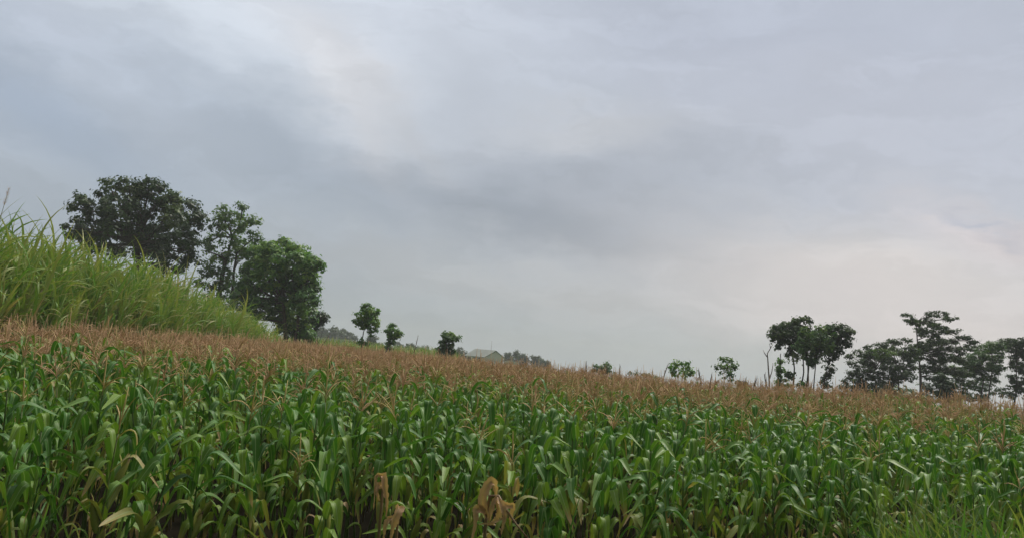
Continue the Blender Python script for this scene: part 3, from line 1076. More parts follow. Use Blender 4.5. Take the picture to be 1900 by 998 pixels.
def tree(name, cat, label, group, Y, base_px, lobes_px, seed, leaf=0.16, dens=42, mat='tree_leaf_mid', bark_m='bark', clump=0.45, flat=1.0,
         trunks=None, r0=0.2, depth=0.8, droop=0.3, elong=1.6, twigs=True, fork=0.45, sink=0.0, grow=1.0, fk=1.0):
    """lobes_px: (px, py, half-width px, half-height px, tone[, fill]) read off the photo; each gets its own depth in the crown."""
    r = random.Random(seed)
    bx = P(base_px[0], base_px[1], Y).x
    bz = gz(bx, Y) - sink
    root = empty(name, (bx, Y, bz))
    o0 = Vector((bx, Y, bz))
    k = Y / F_
    lobes = []
    wid = (max(l[0] for l in lobes_px) - min(l[0] for l in lobes_px)) * k * 0.5 + 0.3
    for l in lobes_px:
        px, py, hw, hh, tone = l[:5]
        hw *= grow; hh *= grow
        fill = (l[5] if len(l) > 5 else 1.0) * fk
        dy = r.uniform(-1, 1) * wid * depth * 0.55
        c = P(px, py, Y + dy) - o0
        lobes.append((c, hw * k * (Y + dy) / Y, 0.5 * (hw + hh) * k * 1.1, hh * k * (Y + dy) / Y * (1.15 if flat > 0.65 else 1.35), tone, fill * (1.0 if flat > 0.75 else 1.35)))
    me, centres, nq = crown_mesh(lobes, r, leaf, dens, mat, clump, flat, droop, elong)
    tr = MB()
    top = max(c[0].z for c in lobes)
    cx = sum(c[0].x for c in lobes) / len(lobes)
    if trunks is None:
        trunks = [(base_px[0], base_px[1], None)]
    forks = []
    for (tx, ty, tp) in trunks:
        b0 = Vector((P(tx, ty, Y).x - bx, r.uniform(-0.3, 0.3) if len(trunks) > 1 else 0, -0.3))
        if tp is None:
            end = Vector((cx * 0.6 + b0.x * 0.4, r.uniform(-0.2, 0.2), top * fork))
        else:
            q = P(tp[0], tp[1], Y) - o0
            end = Vector((q.x, b0.y + r.uniform(-0.3, 0.3), q.z))
        pts_ = limb(tr, b0, end, r0 * 1.15, r0 * 0.45, r, 0.05, 9, 7)
        forks.append((pts_, r0))
    for (c, rx, ry, rz, tone, fill) in lobes:
        pts_, rr = min(forks, key=lambda f: (f[0][-1] - c).length + 0.3 * abs(f[0][-1].x - c.x))
        cand = [p for p in pts_[2:] if p.z < c.z + 0.2] or [pts_[-1]]
        s0 = min(cand, key=lambda p: (p - c).length) if r.random() < 0.35 else pts_[-1] if pts_[-1].z < c.z + 1.0 else cand[-1]
        lp = limb(tr, s0, c, rr * 0.5, rr * 0.14, r, 0.12, 6, 6)
        if twigs:
            mine = [q for q, cc in centres if cc is c]
            r.shuffle(mine)
            for q in mine[:14]:
                s1 = lp[r.randint(2, 5)]
                limb(tr, s1, q, rr * 0.12, rr * 0.035, r, 0.12, 4, 4)
    link('trunk', tr.mesh('trunk', bark_m), root)
    link('crown', me, root)
    tag(root, label, cat, group)
    return root


# the three big trees at the end of the grass bank
tree('broadleaf_tree', 'tree', 'largest dark broad-crowned tree standing behind the tall grass bank', None, 55, (270, 600), [
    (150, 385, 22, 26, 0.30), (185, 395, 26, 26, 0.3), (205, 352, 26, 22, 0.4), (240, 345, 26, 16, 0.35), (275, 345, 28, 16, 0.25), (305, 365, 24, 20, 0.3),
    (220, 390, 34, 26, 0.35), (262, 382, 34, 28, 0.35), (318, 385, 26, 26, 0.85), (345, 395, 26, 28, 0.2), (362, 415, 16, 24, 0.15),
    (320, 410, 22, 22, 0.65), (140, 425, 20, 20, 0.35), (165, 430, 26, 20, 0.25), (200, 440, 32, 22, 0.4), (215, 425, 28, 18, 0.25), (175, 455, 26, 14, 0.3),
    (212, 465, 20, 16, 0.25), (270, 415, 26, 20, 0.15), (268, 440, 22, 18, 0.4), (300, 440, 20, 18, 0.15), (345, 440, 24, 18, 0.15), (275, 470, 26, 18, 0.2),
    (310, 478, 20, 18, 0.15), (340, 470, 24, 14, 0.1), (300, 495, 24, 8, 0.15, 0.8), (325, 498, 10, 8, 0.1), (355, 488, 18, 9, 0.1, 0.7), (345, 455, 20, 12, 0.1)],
    11, fk=0.75, leaf=0.17, dens=44, mat='tree_leaf_dark', clump=0.55, r0=0.30, trunks=[(262, 600, (254, 455))], fork=0.5)
tree('slender_tree', 'tree', 'tall loose green tree between the dark broad crown and the dense round tree', None, 58, (425, 615), [
    (412, 395, 12, 14, 0.75, .8), (448, 392, 14, 12, 0.6, .8), (430, 410, 26, 16, 0.7, .9), (405, 420, 18, 18, 0.5, .7), (460, 420, 20, 18, 0.6, .8), (470, 440, 14, 16, 0.4, .7),
    (395, 445, 18, 18, 0.6, .6), (430, 445, 26, 20, 0.65, .6), (455, 460, 20, 14, 0.6, .6), (410, 470, 26, 18, 0.5, .6), (440, 480, 24, 18, 0.5, .6), (385, 500, 20, 14, 0.25, .6),
    (408, 510, 24, 16, 0.3, .6), (372, 522, 14, 10, 0.2, .7), (400, 535, 22, 14, 0.2, .6), (430, 525, 24, 18, 0.3, .7), (380, 465, 12, 12, 0.4, .5), (395, 560, 20, 16, .2, .6), (430, 560, 22, 20, .2, .6)],
    12, leaf=0.15, dens=30, mat='tree_leaf_mid', clump=0.5, r0=0.16, trunks=[(405, 600, (428, 440)), (418, 605, (440, 470)), (400, 600, (415, 480))])
tree('dense_tree', 'tree', 'dense rounded fresh green tree at the right end of the grass bank', None, 54, (545, 628), [
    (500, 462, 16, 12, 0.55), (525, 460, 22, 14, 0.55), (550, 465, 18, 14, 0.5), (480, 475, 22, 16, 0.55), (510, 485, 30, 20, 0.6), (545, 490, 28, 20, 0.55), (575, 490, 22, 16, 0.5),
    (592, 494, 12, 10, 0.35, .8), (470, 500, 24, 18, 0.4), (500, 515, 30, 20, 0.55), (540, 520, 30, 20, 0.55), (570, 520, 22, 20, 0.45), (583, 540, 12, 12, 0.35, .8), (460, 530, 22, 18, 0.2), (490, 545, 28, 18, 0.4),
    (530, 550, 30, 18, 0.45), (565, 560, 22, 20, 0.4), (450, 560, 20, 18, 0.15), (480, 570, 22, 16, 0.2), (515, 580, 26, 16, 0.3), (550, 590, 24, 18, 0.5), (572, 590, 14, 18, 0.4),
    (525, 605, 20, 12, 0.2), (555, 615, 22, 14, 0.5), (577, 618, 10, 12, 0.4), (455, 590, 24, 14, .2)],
    13, fk=1.15, leaf=0.17, dens=46, mat='tree_leaf_fresh', clump=0.5, r0=0.20, trunks=[(530, 628, (528, 560)), (545, 628, (556, 560))])
tree('small_tree', 'tree', 'small dark leafy tree touching the right side of the dense round tree', None, 57, (588, 630), [
    (590, 592, 12, 12, 0.25), (599, 588, 8, 9, 0.2), (584, 605, 8, 8, 0.3), (602, 598, 6, 8, 0.2)], 14, leaf=0.14, dens=34, mat='tree_leaf_dark', clump=0.35, r0=0.06, twigs=False)

# the young trees along the left skyline
yt = 'young trees along the far edge of the field'
tree('young_tree', 'tree', 'tallest of the three young trees on the skyline, on a thin bare trunk', yt, 50, (673, 645), [
    (682, 572, 14, 9, 0.5), (696, 575, 8, 8, 0.4), (670, 585, 14, 10, 0.6), (688, 590, 16, 14, 0.4), (664, 595, 8, 7, 0.35, .8), (676, 602, 12, 9, 0.3, .8), (698, 600, 9, 7, 0.6, .8),
    (692, 610, 8, 6, 0.2, .7), (688, 618, 5, 4, 0.2, .6), (668, 632, 6, 5, 0.15, .8), (677, 636, 6, 3, 0.15, .6)], 21, grow=0.88, leaf=0.115, dens=24, mat='tree_leaf_fresh', clump=0.24, r0=0.055, trunks=[(673, 645, (678, 600))], twigs=False)
tree('young_tree', 'tree', 'young tree just right of the tallest young tree, on two low stems', yt, 52, (720, 650), [
    (728, 606, 8, 7, 0.5), (722, 616, 8, 7, 0.35), (734, 616, 10, 8, 0.5), (728, 624, 12, 7, 0.3, .8), (740, 622, 6, 6, 0.8), (726, 632, 7, 4, 0.25, .7), (719, 640, 7, 6, 0.3), (722, 646, 7, 5, 0.3)],
    22, grow=0.88, leaf=0.115, dens=24, mat='tree_leaf_fresh', clump=0.24, r0=0.045, trunks=[(718, 652, (726, 628))], twigs=False)
tree('young_tree', 'tree', 'bushy young tree with leaves down to the ground, left of the white shed', yt, 48, (828, 662), [
    (826, 622, 8, 6, 0.3), (838, 622, 8, 6, 0.8), (824, 632, 9, 8, 0.25), (836, 632, 8, 8, 0.4), (844, 627, 6, 4, 0.4, .7), (828, 645, 10, 8, 0.25), (820, 650, 7, 6, 0.3), (838, 650, 7, 8, 0.3),
    (826, 657, 9, 6, 0.3)], 23, grow=0.88, leaf=0.13, dens=36, mat='tree_leaf_mid', clump=0.3, r0=0.05, trunks=[(828, 664, (830, 640))], twigs=False)

# shrubs on the skyline in the middle
sk = 'thin shrubs on the right skyline'
tree('thin_shrub', 'shrub', 'thin wide leafy shrub on the skyline, the left one of the pair', sk, 38, (1262, 703), [
    (1254, 672, 6, 4, 0.5, .6), (1270, 674, 6, 4, 0.5, .6), (1248, 682, 8, 5, 0.5, .6), (1262, 684, 10, 6, 0.5, .6), (1278, 684, 7, 6, 0.5, .6), (1284, 690, 6, 4, 0.4, .6), (1250, 692, 8, 5, 0.4, .6), (1268, 694, 10, 5, 0.4, .6)],
    31, fk=0.6, leaf=0.10, dens=14, mat='tree_leaf_fresh', clump=0.26, r0=0.02, trunks=[(1259, 705, (1256, 688)), (1262, 705, (1270, 688))])
tree('thin_shrub', 'shrub', 'thin upright see-through shrub on the skyline, left of the bare dead tree', sk, 38, (1352, 712), [
    (1345, 666, 9, 4, 0.5, .5), (1355, 668, 4, 5, 0.5, .5), (1334, 680, 7, 3, 0.5, .4), (1348, 678, 8, 6, 0.5, .6), (1360, 680, 6, 6, 0.5, .6), (1344, 690, 8, 6, 0.5, .5), (1358, 692, 8, 6, 0.5, .5), (1352, 702, 9, 5, 0.4, .5)],
    32, fk=0.6, leaf=0.10, dens=13, mat='tree_leaf_mid', clump=0.26, r0=0.025, trunks=[(1352, 714, (1350, 684))])

# bare dead tree
def bare(name, label, Y, lines, r0, group=None, cat='dead tree'):
    bx = P(lines[0][0][0], lines[0][0][1], Y).x
    bz = gz(bx, Y)
    root = empty(name, (bx, Y, bz))
    m_ = MB()
    r = random.Random(int(bx * 100))
    for li, ln in enumerate(lines):
        pp = [P(a, b, Y) - Vector((bx, Y, bz)) for a, b in ln]
        if li == 0:
            pp.insert(0, Vector((pp[0].x, 0, -0.2)))
        off = r.uniform(-0.4, 0.4)
        for i, p in enumerate(pp):
            p.y = off * i / len(pp) if li else 0
        ra = r0 if li == 0 else r0 * 0.6
        m_.tube(pp, [ra * (1 - 0.75 * i / (len(pp) - 1)) for i in range(len(pp))], 5)
    link('trunk', m_.mesh('bare_trunk', 'bark_pale'), root)
    tag(root, label, cat, group)


bare('dead_tree', 'bare forked dead tree just left of the cluster of slim trees', 45,
     [[(1428, 722), (1427, 700), (1425, 672), (1424, 655), (1430, 645), (1434, 638)], [(1424, 662), (1420, 655), (1418, 648)], [(1428, 702), (1433, 690), (1436, 678), (1437, 672)], [(1430, 645), (1427, 639)]], 0.06)

# slim trees of the right cluster: several stems, a joined wide crown
cl = 'slim trees of the cluster on the right skyline'
tree('slim_tree', 'tree', 'left slim tree of the cluster, its crown leaning out to the left', cl, 49, (1472, 730), [
    (1436, 622, 9, 10, 0.5), (1446, 615, 12, 10, 0.35), (1458, 606, 12, 8, 0.35), (1444, 632, 9, 10, 0.3), (1460, 622, 14, 12, 0.2), (1472, 600, 8, 7, 0.4), (1482, 594, 8, 6, 0.6), (1497, 592, 8, 5, 0.6),
    (1485, 606, 14, 9, 0.4), (1475, 620, 14, 12, 0.2), (1492, 620, 14, 12, 0.25), (1478, 640, 10, 8, 0.5), (1465, 652, 8, 6, 0.3, .8), (1488, 636, 14, 10, 0.4), (1474, 665, 9, 9, 0.7, .8), (1466, 690, 7, 8, 0.4, .6)],
    41, grow=1.18, fk=0.8, leaf=0.13, dens=36, mat='tree_leaf_dark', clump=0.36, r0=0.065, trunks=[(1473, 730, (1463, 640)), (1480, 730, (1486, 650))], depth=0.5)
tree('slim_tree', 'tree', 'middle slim tree of the cluster with a bluish green rounded crown', cl, 47, (1500, 732), [
    (1502, 620, 16, 9, 0.6), (1518, 618, 14, 9, 0.6), (1495, 632, 14, 9, 0.65), (1512, 635, 16, 12, 0.6), (1528, 628, 10, 10, 0.5), (1536, 618, 12, 9, 0.4), (1532, 641, 13, 10, 0.3), (1484, 645, 10, 8, .4), (1500, 648, 14, 7, 0.6), (1520, 648, 12, 8, 0.4),
    (1495, 660, 9, 6, 0.3, .7), (1515, 662, 8, 6, 0.3, .6), (1506, 672, 7, 4, 0.2, .5)],
    42, grow=1.18, fk=0.8, leaf=0.13, dens=38, mat='tree_leaf_mid', clump=0.36, r0=0.05, trunks=[(1499, 732, (1508, 655)), (1515, 732, (1514, 655)), (1494, 732, (1492, 655))], depth=0.5)
tree('slim_tree', 'tree', 'right slim tree of the cluster, crown leaning out to the right', cl, 49, (1525, 732), [
    (1545, 612, 10, 8, 0.25), (1560, 610, 12, 8, 0.25), (1571, 618, 10, 8, 0.5), (1540, 622, 12, 10, 0.2), (1558, 626, 14, 10, 0.2), (1574, 632, 8, 8, 0.2), (1540, 640, 12, 10, 0.15), (1557, 642, 12, 8, 0.15),
    (1548, 655, 11, 7, 0.1, .8), (1538, 665, 9, 6, 0.1, .7), (1538, 685, 7, 6, 0.15, .7), (1533, 700, 6, 6, 0.15, .6), (1530, 714, 5, 5, 0.3, .5)],
    43, grow=1.18, fk=0.8, leaf=0.13, dens=38, mat='tree_leaf_dark', clump=0.36, r0=0.05, trunks=[(1524, 732, (1540, 650))], depth=0.5)
tree('vine_covered_stem', 'tree', 'narrow leafy stem standing between the bare dead tree and the cluster', cl, 46, (1447, 728), [
    (1448, 672, 5, 5, 0.5), (1446, 682, 7, 6, 0.4), (1447, 695, 5, 6, 0.3), (1446, 708, 7, 8, 0.5), (1446, 720, 7, 6, 0.4), (1460, 712, 6, 9, 0.6), (1486, 712, 6, 6, 0.5)],
    44, leaf=0.12, dens=26, mat='tree_leaf_fresh', clump=0.28, r0=0.03, trunks=[(1447, 730, (1446, 655))], depth=0.3, twigs=False)

# spreading fine-leaved trees on the right
sp_ = 'spreading fine-leaved trees at the right end of the field'
tree('spreading_tree', 'tree', 'tallest tree on the right, layered airy crown rising above its neighbours', sp_, 60, (1703, 745), [
    (1684, 584, 8, 3, .3), (1692, 594, 12, 4, .4), (1728, 584, 10, 4, .2), (1745, 582, 12, 4, .2), (1762, 590, 12, 4, .2), (1700, 598, 12, 5, .5), (1722, 596, 14, 4, .3), (1740, 604, 14, 4, .3), (1712, 612, 16, 4, .3),
    (1748, 612, 18, 4, .2), (1724, 622, 18, 5, .3), (1770, 614, 10, 3, .2), (1786, 626, 14, 3, .15), (1804, 632, 8, 4, .1), (1768, 632, 14, 4, .15), (1742, 634, 18, 6, .5), (1722, 636, 16, 6, .5), (1798, 644, 10, 5, .1),
    (1782, 650, 12, 6, .15), (1758, 650, 16, 6, .3), (1700, 645, 20, 6, .4), (1728, 652, 20, 6, .3), (1760, 665, 20, 6, .4), (1735, 670, 18, 5, .2), (1785, 668, 16, 6, .5),
    (1722, 684, 22, 6, .2), (1750, 684, 22, 6, .2), (1780, 690, 20, 7, .3), (1738, 699, 20, 5, .2, .6), (1695, 660, 22, 6, .3), (1790, 708, 14, 6, .2, .6), (1715, 714, 14, 4, .3, .5), (1778, 722, 16, 6, .3, .7), (1728, 730, 16, 5, .3, .5), (1790, 738, 16, 5, .3, .7)],
    51, grow=1.15, fk=0.85, leaf=0.085, dens=30, mat='tree_leaf_fine', clump=0.32, flat=0.75, r0=0.08, trunks=[(1703, 745, (1706, 655)), (1706, 745, (1700, 600))], depth=0.7, droop=0, elong=2.2)
tree('spreading_tree', 'tree', 'low wide tree left of the tallest right-hand tree, branches fanning to the left', sp_, 57, (1672, 748), [
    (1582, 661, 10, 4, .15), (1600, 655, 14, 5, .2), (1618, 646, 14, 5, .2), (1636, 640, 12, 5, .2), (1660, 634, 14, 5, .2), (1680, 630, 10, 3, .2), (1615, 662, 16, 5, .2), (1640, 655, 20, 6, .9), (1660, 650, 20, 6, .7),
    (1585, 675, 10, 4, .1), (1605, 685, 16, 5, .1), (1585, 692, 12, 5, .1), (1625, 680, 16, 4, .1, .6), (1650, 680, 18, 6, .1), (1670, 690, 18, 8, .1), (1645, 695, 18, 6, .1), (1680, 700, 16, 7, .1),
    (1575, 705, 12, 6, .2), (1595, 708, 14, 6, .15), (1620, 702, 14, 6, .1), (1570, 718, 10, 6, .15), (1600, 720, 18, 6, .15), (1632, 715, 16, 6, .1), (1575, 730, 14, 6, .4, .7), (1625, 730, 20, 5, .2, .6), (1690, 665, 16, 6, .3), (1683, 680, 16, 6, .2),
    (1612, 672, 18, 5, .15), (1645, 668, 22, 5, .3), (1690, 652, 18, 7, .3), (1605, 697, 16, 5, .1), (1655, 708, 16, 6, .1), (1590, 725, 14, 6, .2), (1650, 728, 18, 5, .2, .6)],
    52, grow=1.12, fk=0.85, leaf=0.085, dens=30, mat='tree_leaf_fine', clump=0.32, flat=0.75, r0=0.08, trunks=[(1674, 748, (1668, 705)), (1645, 748, (1622, 690))], depth=0.7, droop=0, elong=2.2)
tree('dense_shrub', 'shrub', 'dark upright shrub under the right side of the tallest spreading tree', None, 52, (1752, 750), [
    (1745, 700, 9, 8, .1), (1755, 712, 12, 12, .1), (1745, 722, 14, 12, .1), (1762, 725, 12, 14, .1), (1750, 738, 18, 10, .1), (1718, 722, 10, 6, .1, .8)],
    53, leaf=0.12, dens=44, mat='tree_leaf_dark', clump=0.36, r0=0.05, trunks=[(1752, 752, (1752, 720))], twigs=False)
tree('spreading_tree', 'tree', 'rounded green tree between the tallest right-hand tree and the picture edge', sp_, 63, (1815, 750), [
    (1825, 648, 14, 6, .5), (1845, 642, 16, 6, .5), (1862, 640, 12, 6, .45), (1815, 662, 16, 7, .5), (1840, 660, 20, 8, .5), (1800, 675, 18, 7, .45), (1825, 678, 20, 7, .4), (1795, 690, 16, 6, .3), (1815, 695, 14, 6, .3, .8),
    (1830, 705, 16, 7, .35, .7), (1850, 680, 14, 9, .15, .7), (1848, 700, 8, 6, .1, .6), (1800, 712, 16, 5, .15, .5), (1770, 690, 12, 8, .4), (1768, 710, 8, 8, .3, .6), (1835, 725, 20, 6, .3, .5), (1800, 735, 30, 5, .2, .5)],
    54, grow=1.3, fk=1.1, leaf=0.085, dens=30, mat='tree_leaf_mid', clump=0.32, flat=0.7, r0=0.08, trunks=[(1846, 750, (1842, 690)), (1815, 750, (1822, 695))], depth=0.7, droop=0, elong=2.0)
tree('spreading_tree', 'tree', 'tree cut off by the right picture edge, crown higher than its left neighbour', sp_, 60, (1885, 750), [
    (1868, 632, 10, 3, .2), (1880, 638, 14, 5, .3), (1897, 634, 10, 6, .2), (1905, 650, 16, 10, .3), (1885, 655, 14, 6, .35), (1895, 675, 16, 9, .35), (1925, 660, 20, 12, .3), (1920, 690, 20, 12, .3), (1890, 700, 12, 10, .3, .8),
    (1882, 720, 14, 9, .25, .7), (1905, 722, 14, 10, .3, .8), (1872, 735, 12, 5, .2, .6)],
    55, grow=1.3, fk=1.05, leaf=0.085, dens=30, mat='tree_leaf_fine', clump=0.32, flat=0.6, r0=0.08, trunks=[(1878, 750, (1884, 690)), (1905, 750, (1902, 690))], depth=0.7, droop=0, elong=2.0)

# ------------------------------------------------------------------ distant trees
def far_tree(px, py_top, w_px, Y, seed, label, group, name='distant_tree', mat='tree_leaf_dark'):
    r = random.Random(seed)
    topz = P(px, py_top, Y).z
    x = P(px, py_top, Y).x
    g = gz(x, Y)
    h = max(3.0, topz - g)
    w = w_px * Y / F_ / 2.0
    root = empty(name, (x, Y, g))
    lobes = []
    for i in range(9):
        a = r.uniform(0, 6.28); rr = r.uniform(0.2, 0.75)
        zc = h * r.uniform(0.45, 0.86)
        lobes.append((Vector((math.cos(a) * w * rr, math.sin(a) * w * rr, zc)), w * r.uniform(0.3, 0.5), w * r.uniform(0.3, 0.5), h * r.uniform(0.10, 0.16), r.uniform(0.0, 0.4), 1.0))
    fs = min(1.0, w / 3.0)
    lobes.append((Vector((r.uniform(-.2, .2) * w, 0, h * 0.88)), w * 0.4, w * 0.4, h * 0.11, 0.2, 1.0))
    me, cs, nq = crown_mesh(lobes, r, 0.42 * (0.35 + 0.65 * fs), 26, mat, 0.45 + 0.55 * fs)
    m_ = MB()
    limb(m_, (0, 0, -0.3), (0, 0, h * 0.6), 0.22, 0.12, r, 0.03)
    for c in lobes[:6]:
        limb(m_, (0, 0, h * 0.35), c[0], 0.1, 0.04, r, 0.1, 4, 4)
    link('trunk', m_.mesh('trunk', 'bark'), root)
    link('crown', me, root)
    tag(root, label, 'tree', group)


g1 = 'hazy trees behind the long white wall'
for i, (px, py, w) in enumerate([(575, 612, 40), (600, 607, 34), (617, 605, 34), (636, 609, 32), (650, 614, 26)]):
    far_tree(px, py, w, 235 + 7 * (i % 2), 200 + i, 'hazy blue-green tree in the row behind the long white wall', g1)
far_tree(692, 620, 24, 170, 210, 'hazy loose-crowned tree behind the tallest young tree on the skyline', None)
g2 = 'low hazy trees between the young trees and the shed'
for i, (px, py, w) in enumerate([(705, 634, 20), (740, 634, 22), (757, 637, 20), (775, 641, 18), (793, 641, 20), (810, 643, 16), (853, 644, 22), (862, 650, 18)]):
    far_tree(px, py, w, 205 + 9 * (i % 3), 220 + i, 'low hazy tree in the far row between the young trees and the white shed', g2)
far_tree(764, 636, 12, 190, 231, 'small pointed hazy tree rising behind the low far row', None)
g3 = 'dark hazy trees right of the shed'
for i, (px, py, w) in enumerate([(944, 653, 22), (957, 650, 24), (973, 655, 24), (992, 658, 22), (1004, 664, 14)]):
    far_tree(px, py, w, 215 + 8 * (i % 2), 240 + i, 'dark hazy tree in the clump right of the white shed', g3)
far_tree(1016, 668, 18, 200, 250, 'small hazy tree at the right end of the clump beside the shed', None)
tree('low_tree', 'tree', 'lone low leafy tree on the bare middle skyline', None, 80, (1118, 690), [
    (1110, 680, 7, 3, .5, .8), (1122, 676, 7, 3, .5, .8), (1116, 683, 10, 3, .4), (1128, 682, 7, 4, .4), (1106, 686, 6, 3, .4), (1118, 689, 14, 3, .4), (1130, 690, 8, 3, .3)],
    61, leaf=0.16, dens=20, mat='tree_leaf_mid', clump=0.35, r0=0.04, twigs=False, depth=0.5)
tree('low_bush', 'bush', 'low ragged row of bush tips on the skyline left of the thin wide shrub', None, 60, (1192, 700), [
    (1170, 691, 4, 3, .4, .7), (1180, 693, 5, 2.5, .4, .7), (1193, 694, 7, 3, .4, .7), (1206, 697, 5, 2.5, .4, .7), (1217, 700, 6, 3, .4, .7)],
    62, leaf=0.10, dens=14, mat='tree_leaf_mid', clump=0.25, r0=0.015, twigs=False, depth=0.3)
tree('low_bush', 'bush', 'small dark two-headed bush on the skyline between the thin upright shrub and the dead tree', None, 40, (1378, 722), [
    (1372, 710, 4, 3, .1, .9), (1383, 712, 4, 3, .1, .9), (1374, 717, 6, 3, .1), (1386, 718, 5, 3, .1)],
    63, leaf=0.10, dens=18, mat='tree_leaf_dark', clump=0.22, r0=0.015, twigs=False, depth=0.3)
far_tree(1660, 735, 120, 100, 255, 'hazy low tree seen through the trunks of the spreading trees', None, mat='tree_leaf_mid')


# ------------------------------------------------------------------ far white shed and wall
def shed():
    Y = 165.0
    a = P(899, 661, Y)              # left eave of the gable end
    b = P(934, 663, Y)
    wg = b.x - a.x
    x0 = a.x
    base = gz(x0, Y)
    eave = a.z - base - 0.0
    ridge = P(918, 650.0, Y).z - base
    root = empty('white_shed', (x0, Y, base))
    ang = R(-38)
    dl = 4.6                        # the long side runs back to the left
    m_ = MB()
    c, s_ = math.cos(R(180 - 32)), math.sin(R(180 - 32))
    def q(i, j, z): return (i * wg * 1.0 + j * c, j * s_, z)
    V = [q(0, 0, -3), q(1, 0, -3), q(1, 0, eave), q(.5, 0, ridge - .05), q(0, 0, eave), q(0, dl, -3), q(1, dl, -3), q(1, dl, eave), q(.5, dl, ridge - .05), q(0, dl, eave)]
    m_.add(V, [(0, 1, 2, 3, 4), (9, 8, 7, 6, 5), (0, 4, 9, 5), (1, 6, 7, 2)], 0)
    link('wall', m_.mesh('shed_wall', 'white_wall', False), root)
    rf = MB()
    t_ = 0.07; ov = 0.35
    for sg in (0, 1):
        e = -0.06 if sg == 0 else 1.06
        ez = eave - 0.06 / 0.5 * (ridge - eave)
        pts4 = [q(e, -ov, ez), q(.5, -ov, ridge), q(.5, dl + ov, ridge), q(e, dl + ov, ez)]
        up = [(x, y, z + t_) for x, y, z in pts4]
        vv = pts4 + up
        rf.add(vv, [(3, 2, 1, 0), (4, 5, 6, 7), (0, 1, 5, 4), (1, 2, 6, 5), (2, 3, 7, 6), (3, 0, 4, 7)], 0)
    link('roof', rf.mesh('shed_roof', 'roof_sheet', False), root)
    # dark barge boards and side gutter, openings along the side
    tm = MB()
    def beam(p, r_, w=0.08):
        tm.tube([p, r_], w, 4)
    beam(q(-.06, -ov - .05, eave - 0.1), q(.5, -ov - .05, ridge - .02)); beam(q(.5, -ov - .05, ridge - .02), q(1.06, -ov - .05, eave - 0.1))
    beam(q(-.08, -ov, eave - 0.16), q(-.08, dl, eave - 0.16), 0.07)
    link('trim', tm.mesh('shed_trim', 'green_trim', False), root)
    for j in (0.7, 2.1, 3.4):
        wd = MB()
        vv = [q(-.004, j, eave - 1.1), q(-.004, j + .9, eave - 1.1), q(-.004, j + .9, eave - .35), q(-.004, j, eave - .35)]
        v2 = [q(-.02, j, eave - 1.1), q(-.02, j + .9, eave - 1.1), q(-.02, j + .9, eave - .35), q(-.02, j, eave - .35)]
        wd.add(vv + v2, [(0, 1, 2, 3), (7, 6, 5, 4), (0, 4, 5, 1), (1, 5, 6, 2), (2, 6, 7, 3), (3, 7, 4, 0)], 0)
        link('window', wd.mesh('shed_window', 'dark_opening', False), root)
    an = MB()
    an.tube([q(.42, .5, ridge - .3), q(.42, .5, ridge + 2.0)], 0.025, 5)
    link('mast', an.mesh('mast', 'dry_wood'), root)
    tag(root, 'pale white gabled shed with a grey metal roof beyond the brown maize', 'shed')


shed()


def white_wall():
    Y = 140.0
    a = P(586, 625.5, Y); b = P(655, 632, Y)
    base = gz(a.x, Y)
    root = empty('long_white_wall', (a.x, Y, base))
    h = a.z - base; Lw = b.x - a.x
    m_ = MB()
    m_.box((Lw / 2, 0, h / 2 - 0.5), (Lw, 0.25, h + 1))
    link('wall_panel', m_.mesh('wall_panel', 'white_wall', False), root)
    cp = MB(); cp.box((Lw / 2, 0, h + 0.06), (Lw + 0.1, 0.4, 0.12))
    link('coping', cp.mesh('coping', 'roof_sheet', False), root)
    for k in range(7):
        p = MB(); p.box((Lw * (k + .5) / 7, -0.28, h / 2 - 0.2), (0.14, 0.14, h + 0.3))
        link('post', p.mesh('post', 'green_trim', False), root)
    e = MB(); e.box((Lw + 0.9, 0, h / 2 - .2), (1.6, 0.4, h + 0.4))
    link('end_block', e.mesh('end_block', 'brick_end', False), root)
    tag(root, 'long low white wall with dark posts at the left skyline', 'wall')
    # second low white stretch right of the shed
    c = P(936, 668.5, 120); d = P(962, 671, 120)
    base = gz(c.x, 120)
    m_ = MB(); m_.box(((d.x - c.x) / 2, 0, (c.z - base) / 2 - 0.5), (d.x - c.x, 0.3, c.z - base + 1))
    o = link('low_white_wall', m_.mesh('low_wall', 'white_wall', False), None, (c.x, 120, base))
    tag(o, 'short low white wall just right of the white shed', 'wall')


white_wall()

# ------------------------------------------------------------------ lone dry stalks sticking out of the maize
def dry_stalk(p0, p1, Y, label, group='dry stalks above the maize', rad=0.016):
    a = P(p0[0], p0[1], Y); b = P(p1[0], p1[1], Y)
    b0 = b + (b - a).normalized() * 0.0
    z = gz(b.x, Y)
    root_x = b.x + (b.x - a.x) / max(0.05, (a.z - b.z)) * (b.z - z) * 0.3
    m_ = MB()
    pts_ = [Vector((0, 0, 0)), Vector((b.x - root_x, 0, b.z - z)), (a + (b - a) * 0.45) - Vector((root_x, Y, z)), a - Vector((root_x, Y, z))]
    pts_[2].y = 0.05; pts_[3].y = 0.0
    m_.tube(pts_, [rad, rad * 0.95, rad * 1.15, rad * 0.4], 5)
    st = empty('dry_stalk', (root_x, Y, z))
    o = link('stem', m_.mesh('dry_stalk', 'dry_wood'), st)
    br = MB()
    r = random.Random(int(p0[0]))
    for i in range(5):
        k = 0.1 + 0.16 * i
        p = pts_[3].lerp(pts_[1], k)
        br.tube([p, p + Vector((r.uniform(-.04, .04), r.uniform(-.04, .04), 0.12))], [rad * 0.5, rad * 0.2], 4)
    link('seed_spikelets', br.mesh('spikelets', 'dry_wood'), st)
    tag(st, label, 'stalk', group)


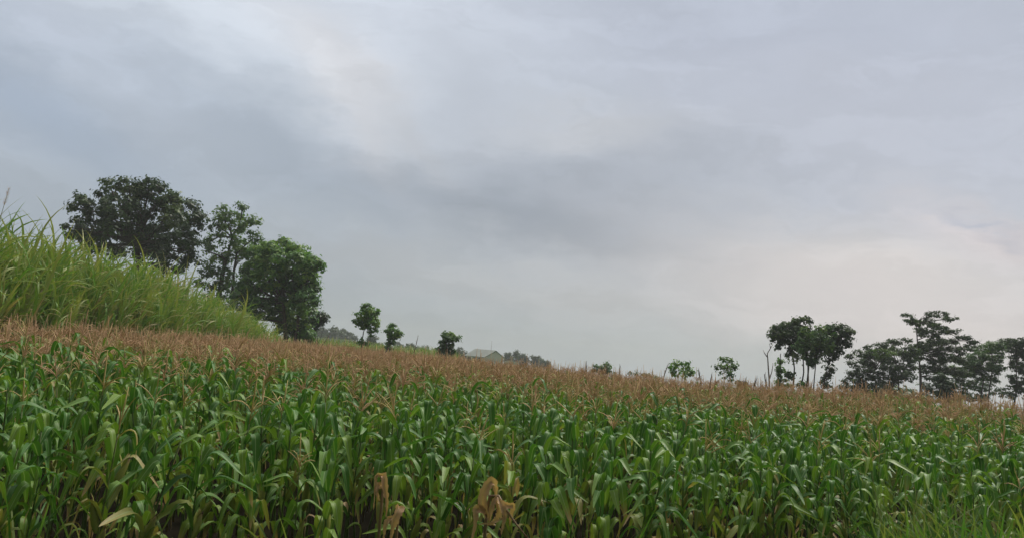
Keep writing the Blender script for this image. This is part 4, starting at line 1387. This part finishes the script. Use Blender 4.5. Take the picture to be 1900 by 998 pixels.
for a, b, Y, lab in [
    ((614, 617), (592, 648), 34, 'leaning dark dry stalk on the skyline at the foot of the small dark tree'),
    ((776, 622), (768, 654), 36, 'dark dry stalk on the skyline halfway between the young trees'),
    ((725, 640), (703, 668), 30, 'leaning dark dry stalk in the brown maize below the second young tree'),
    ((1088, 672), (1088, 690), 30, 'short upright dark stalk on the skyline left of the lone low tree'),
    ((1151, 678), (1149, 700), 28, 'short upright dark stalk on the skyline right of the lone low tree'),
    ((1240, 675), (1230, 704), 27, 'leaning dark stalk on the skyline beside the thin wide shrub'),
    ((1296, 686), (1300, 704), 26, 'thin stalk on the skyline between the two thin shrubs, leaning left'),
    ((1321, 694), (1318, 715), 25, 'upright dark stalk on the skyline left of the upright thin shrub'),
    ((1384, 702), (1377, 724), 24, 'leaning stalk on the skyline right of the upright thin shrub'),
    ((1405, 701), (1398, 722), 24, 'leaning stalk on the skyline left of the bare dead tree'),
    ((1418, 693), (1425, 722), 24, 'stalk leaning left against the line of the bare dead tree')]:
    dry_stalk(a, b, Y, lab)


# tall reed with a feathery head at the left edge
def reed():
    Y = 19.0
    a = P(16, 352, Y); b = P(2, 400, Y)
    z = gz(b.x, Y)
    root = empty('flowering_reed', (b.x - 0.2, Y, z))
    o = Vector((b.x - 0.2, Y, z))
    m_ = MB()
    pts_ = [Vector((0, 0, 0)), (b - o) * 0.6 + Vector((-.02, 0, 0)), b - o, a - o]
    m_.tube(pts_, [0.014, 0.01, 0.007, 0.003], 5)
    link('stem', m_.mesh('reed_stem', 'cane_stem'), root)
    pl = MB()
    r = random.Random(5)
    tip = a - o; dr = (a - b).normalized()
    for i in range(60):
        p = tip - dr * r.uniform(0, 0.42)
        aa = r.uniform(0, 6.28)
        pl.tube([p, p + Vector((math.cos(aa) * 0.05, math.sin(aa) * 0.05, 0)) + dr * 0.09], [0.0022, 0.001], 3, r.random(), cap=False)
    link('plume', pl.mesh('plume', 'tassel'), root)
    tag(root, 'tall reed with a feathery flower head above the grass at the left edge', 'reed')


reed()

# ------------------------------------------------------------------ haze
def haze():
    m_ = bpy.data.materials.new('haze')
    m_.use_nodes = True
    t = m_.node_tree
    t.nodes.clear()
    o_ = t.nodes.new('ShaderNodeOutputMaterial')
    pv = t.nodes.new('ShaderNodeVolumePrincipled')
    pv.inputs['Color'].default_value = (0.86, 0.89, 0.92, 1)
    pv.inputs['Density'].default_value = 0.0009
    t.links.new(pv.outputs[0], o_.inputs['Volume'])
    M['haze'] = m_
    b = MB()
    b.box((0, 0, 6.5), (1860, 1860, 41))
    o = link('haze', b.mesh('haze', 'haze', False))
    tag(o, 'thin pale haze over the whole field', 'haze', kind='stuff')


haze()
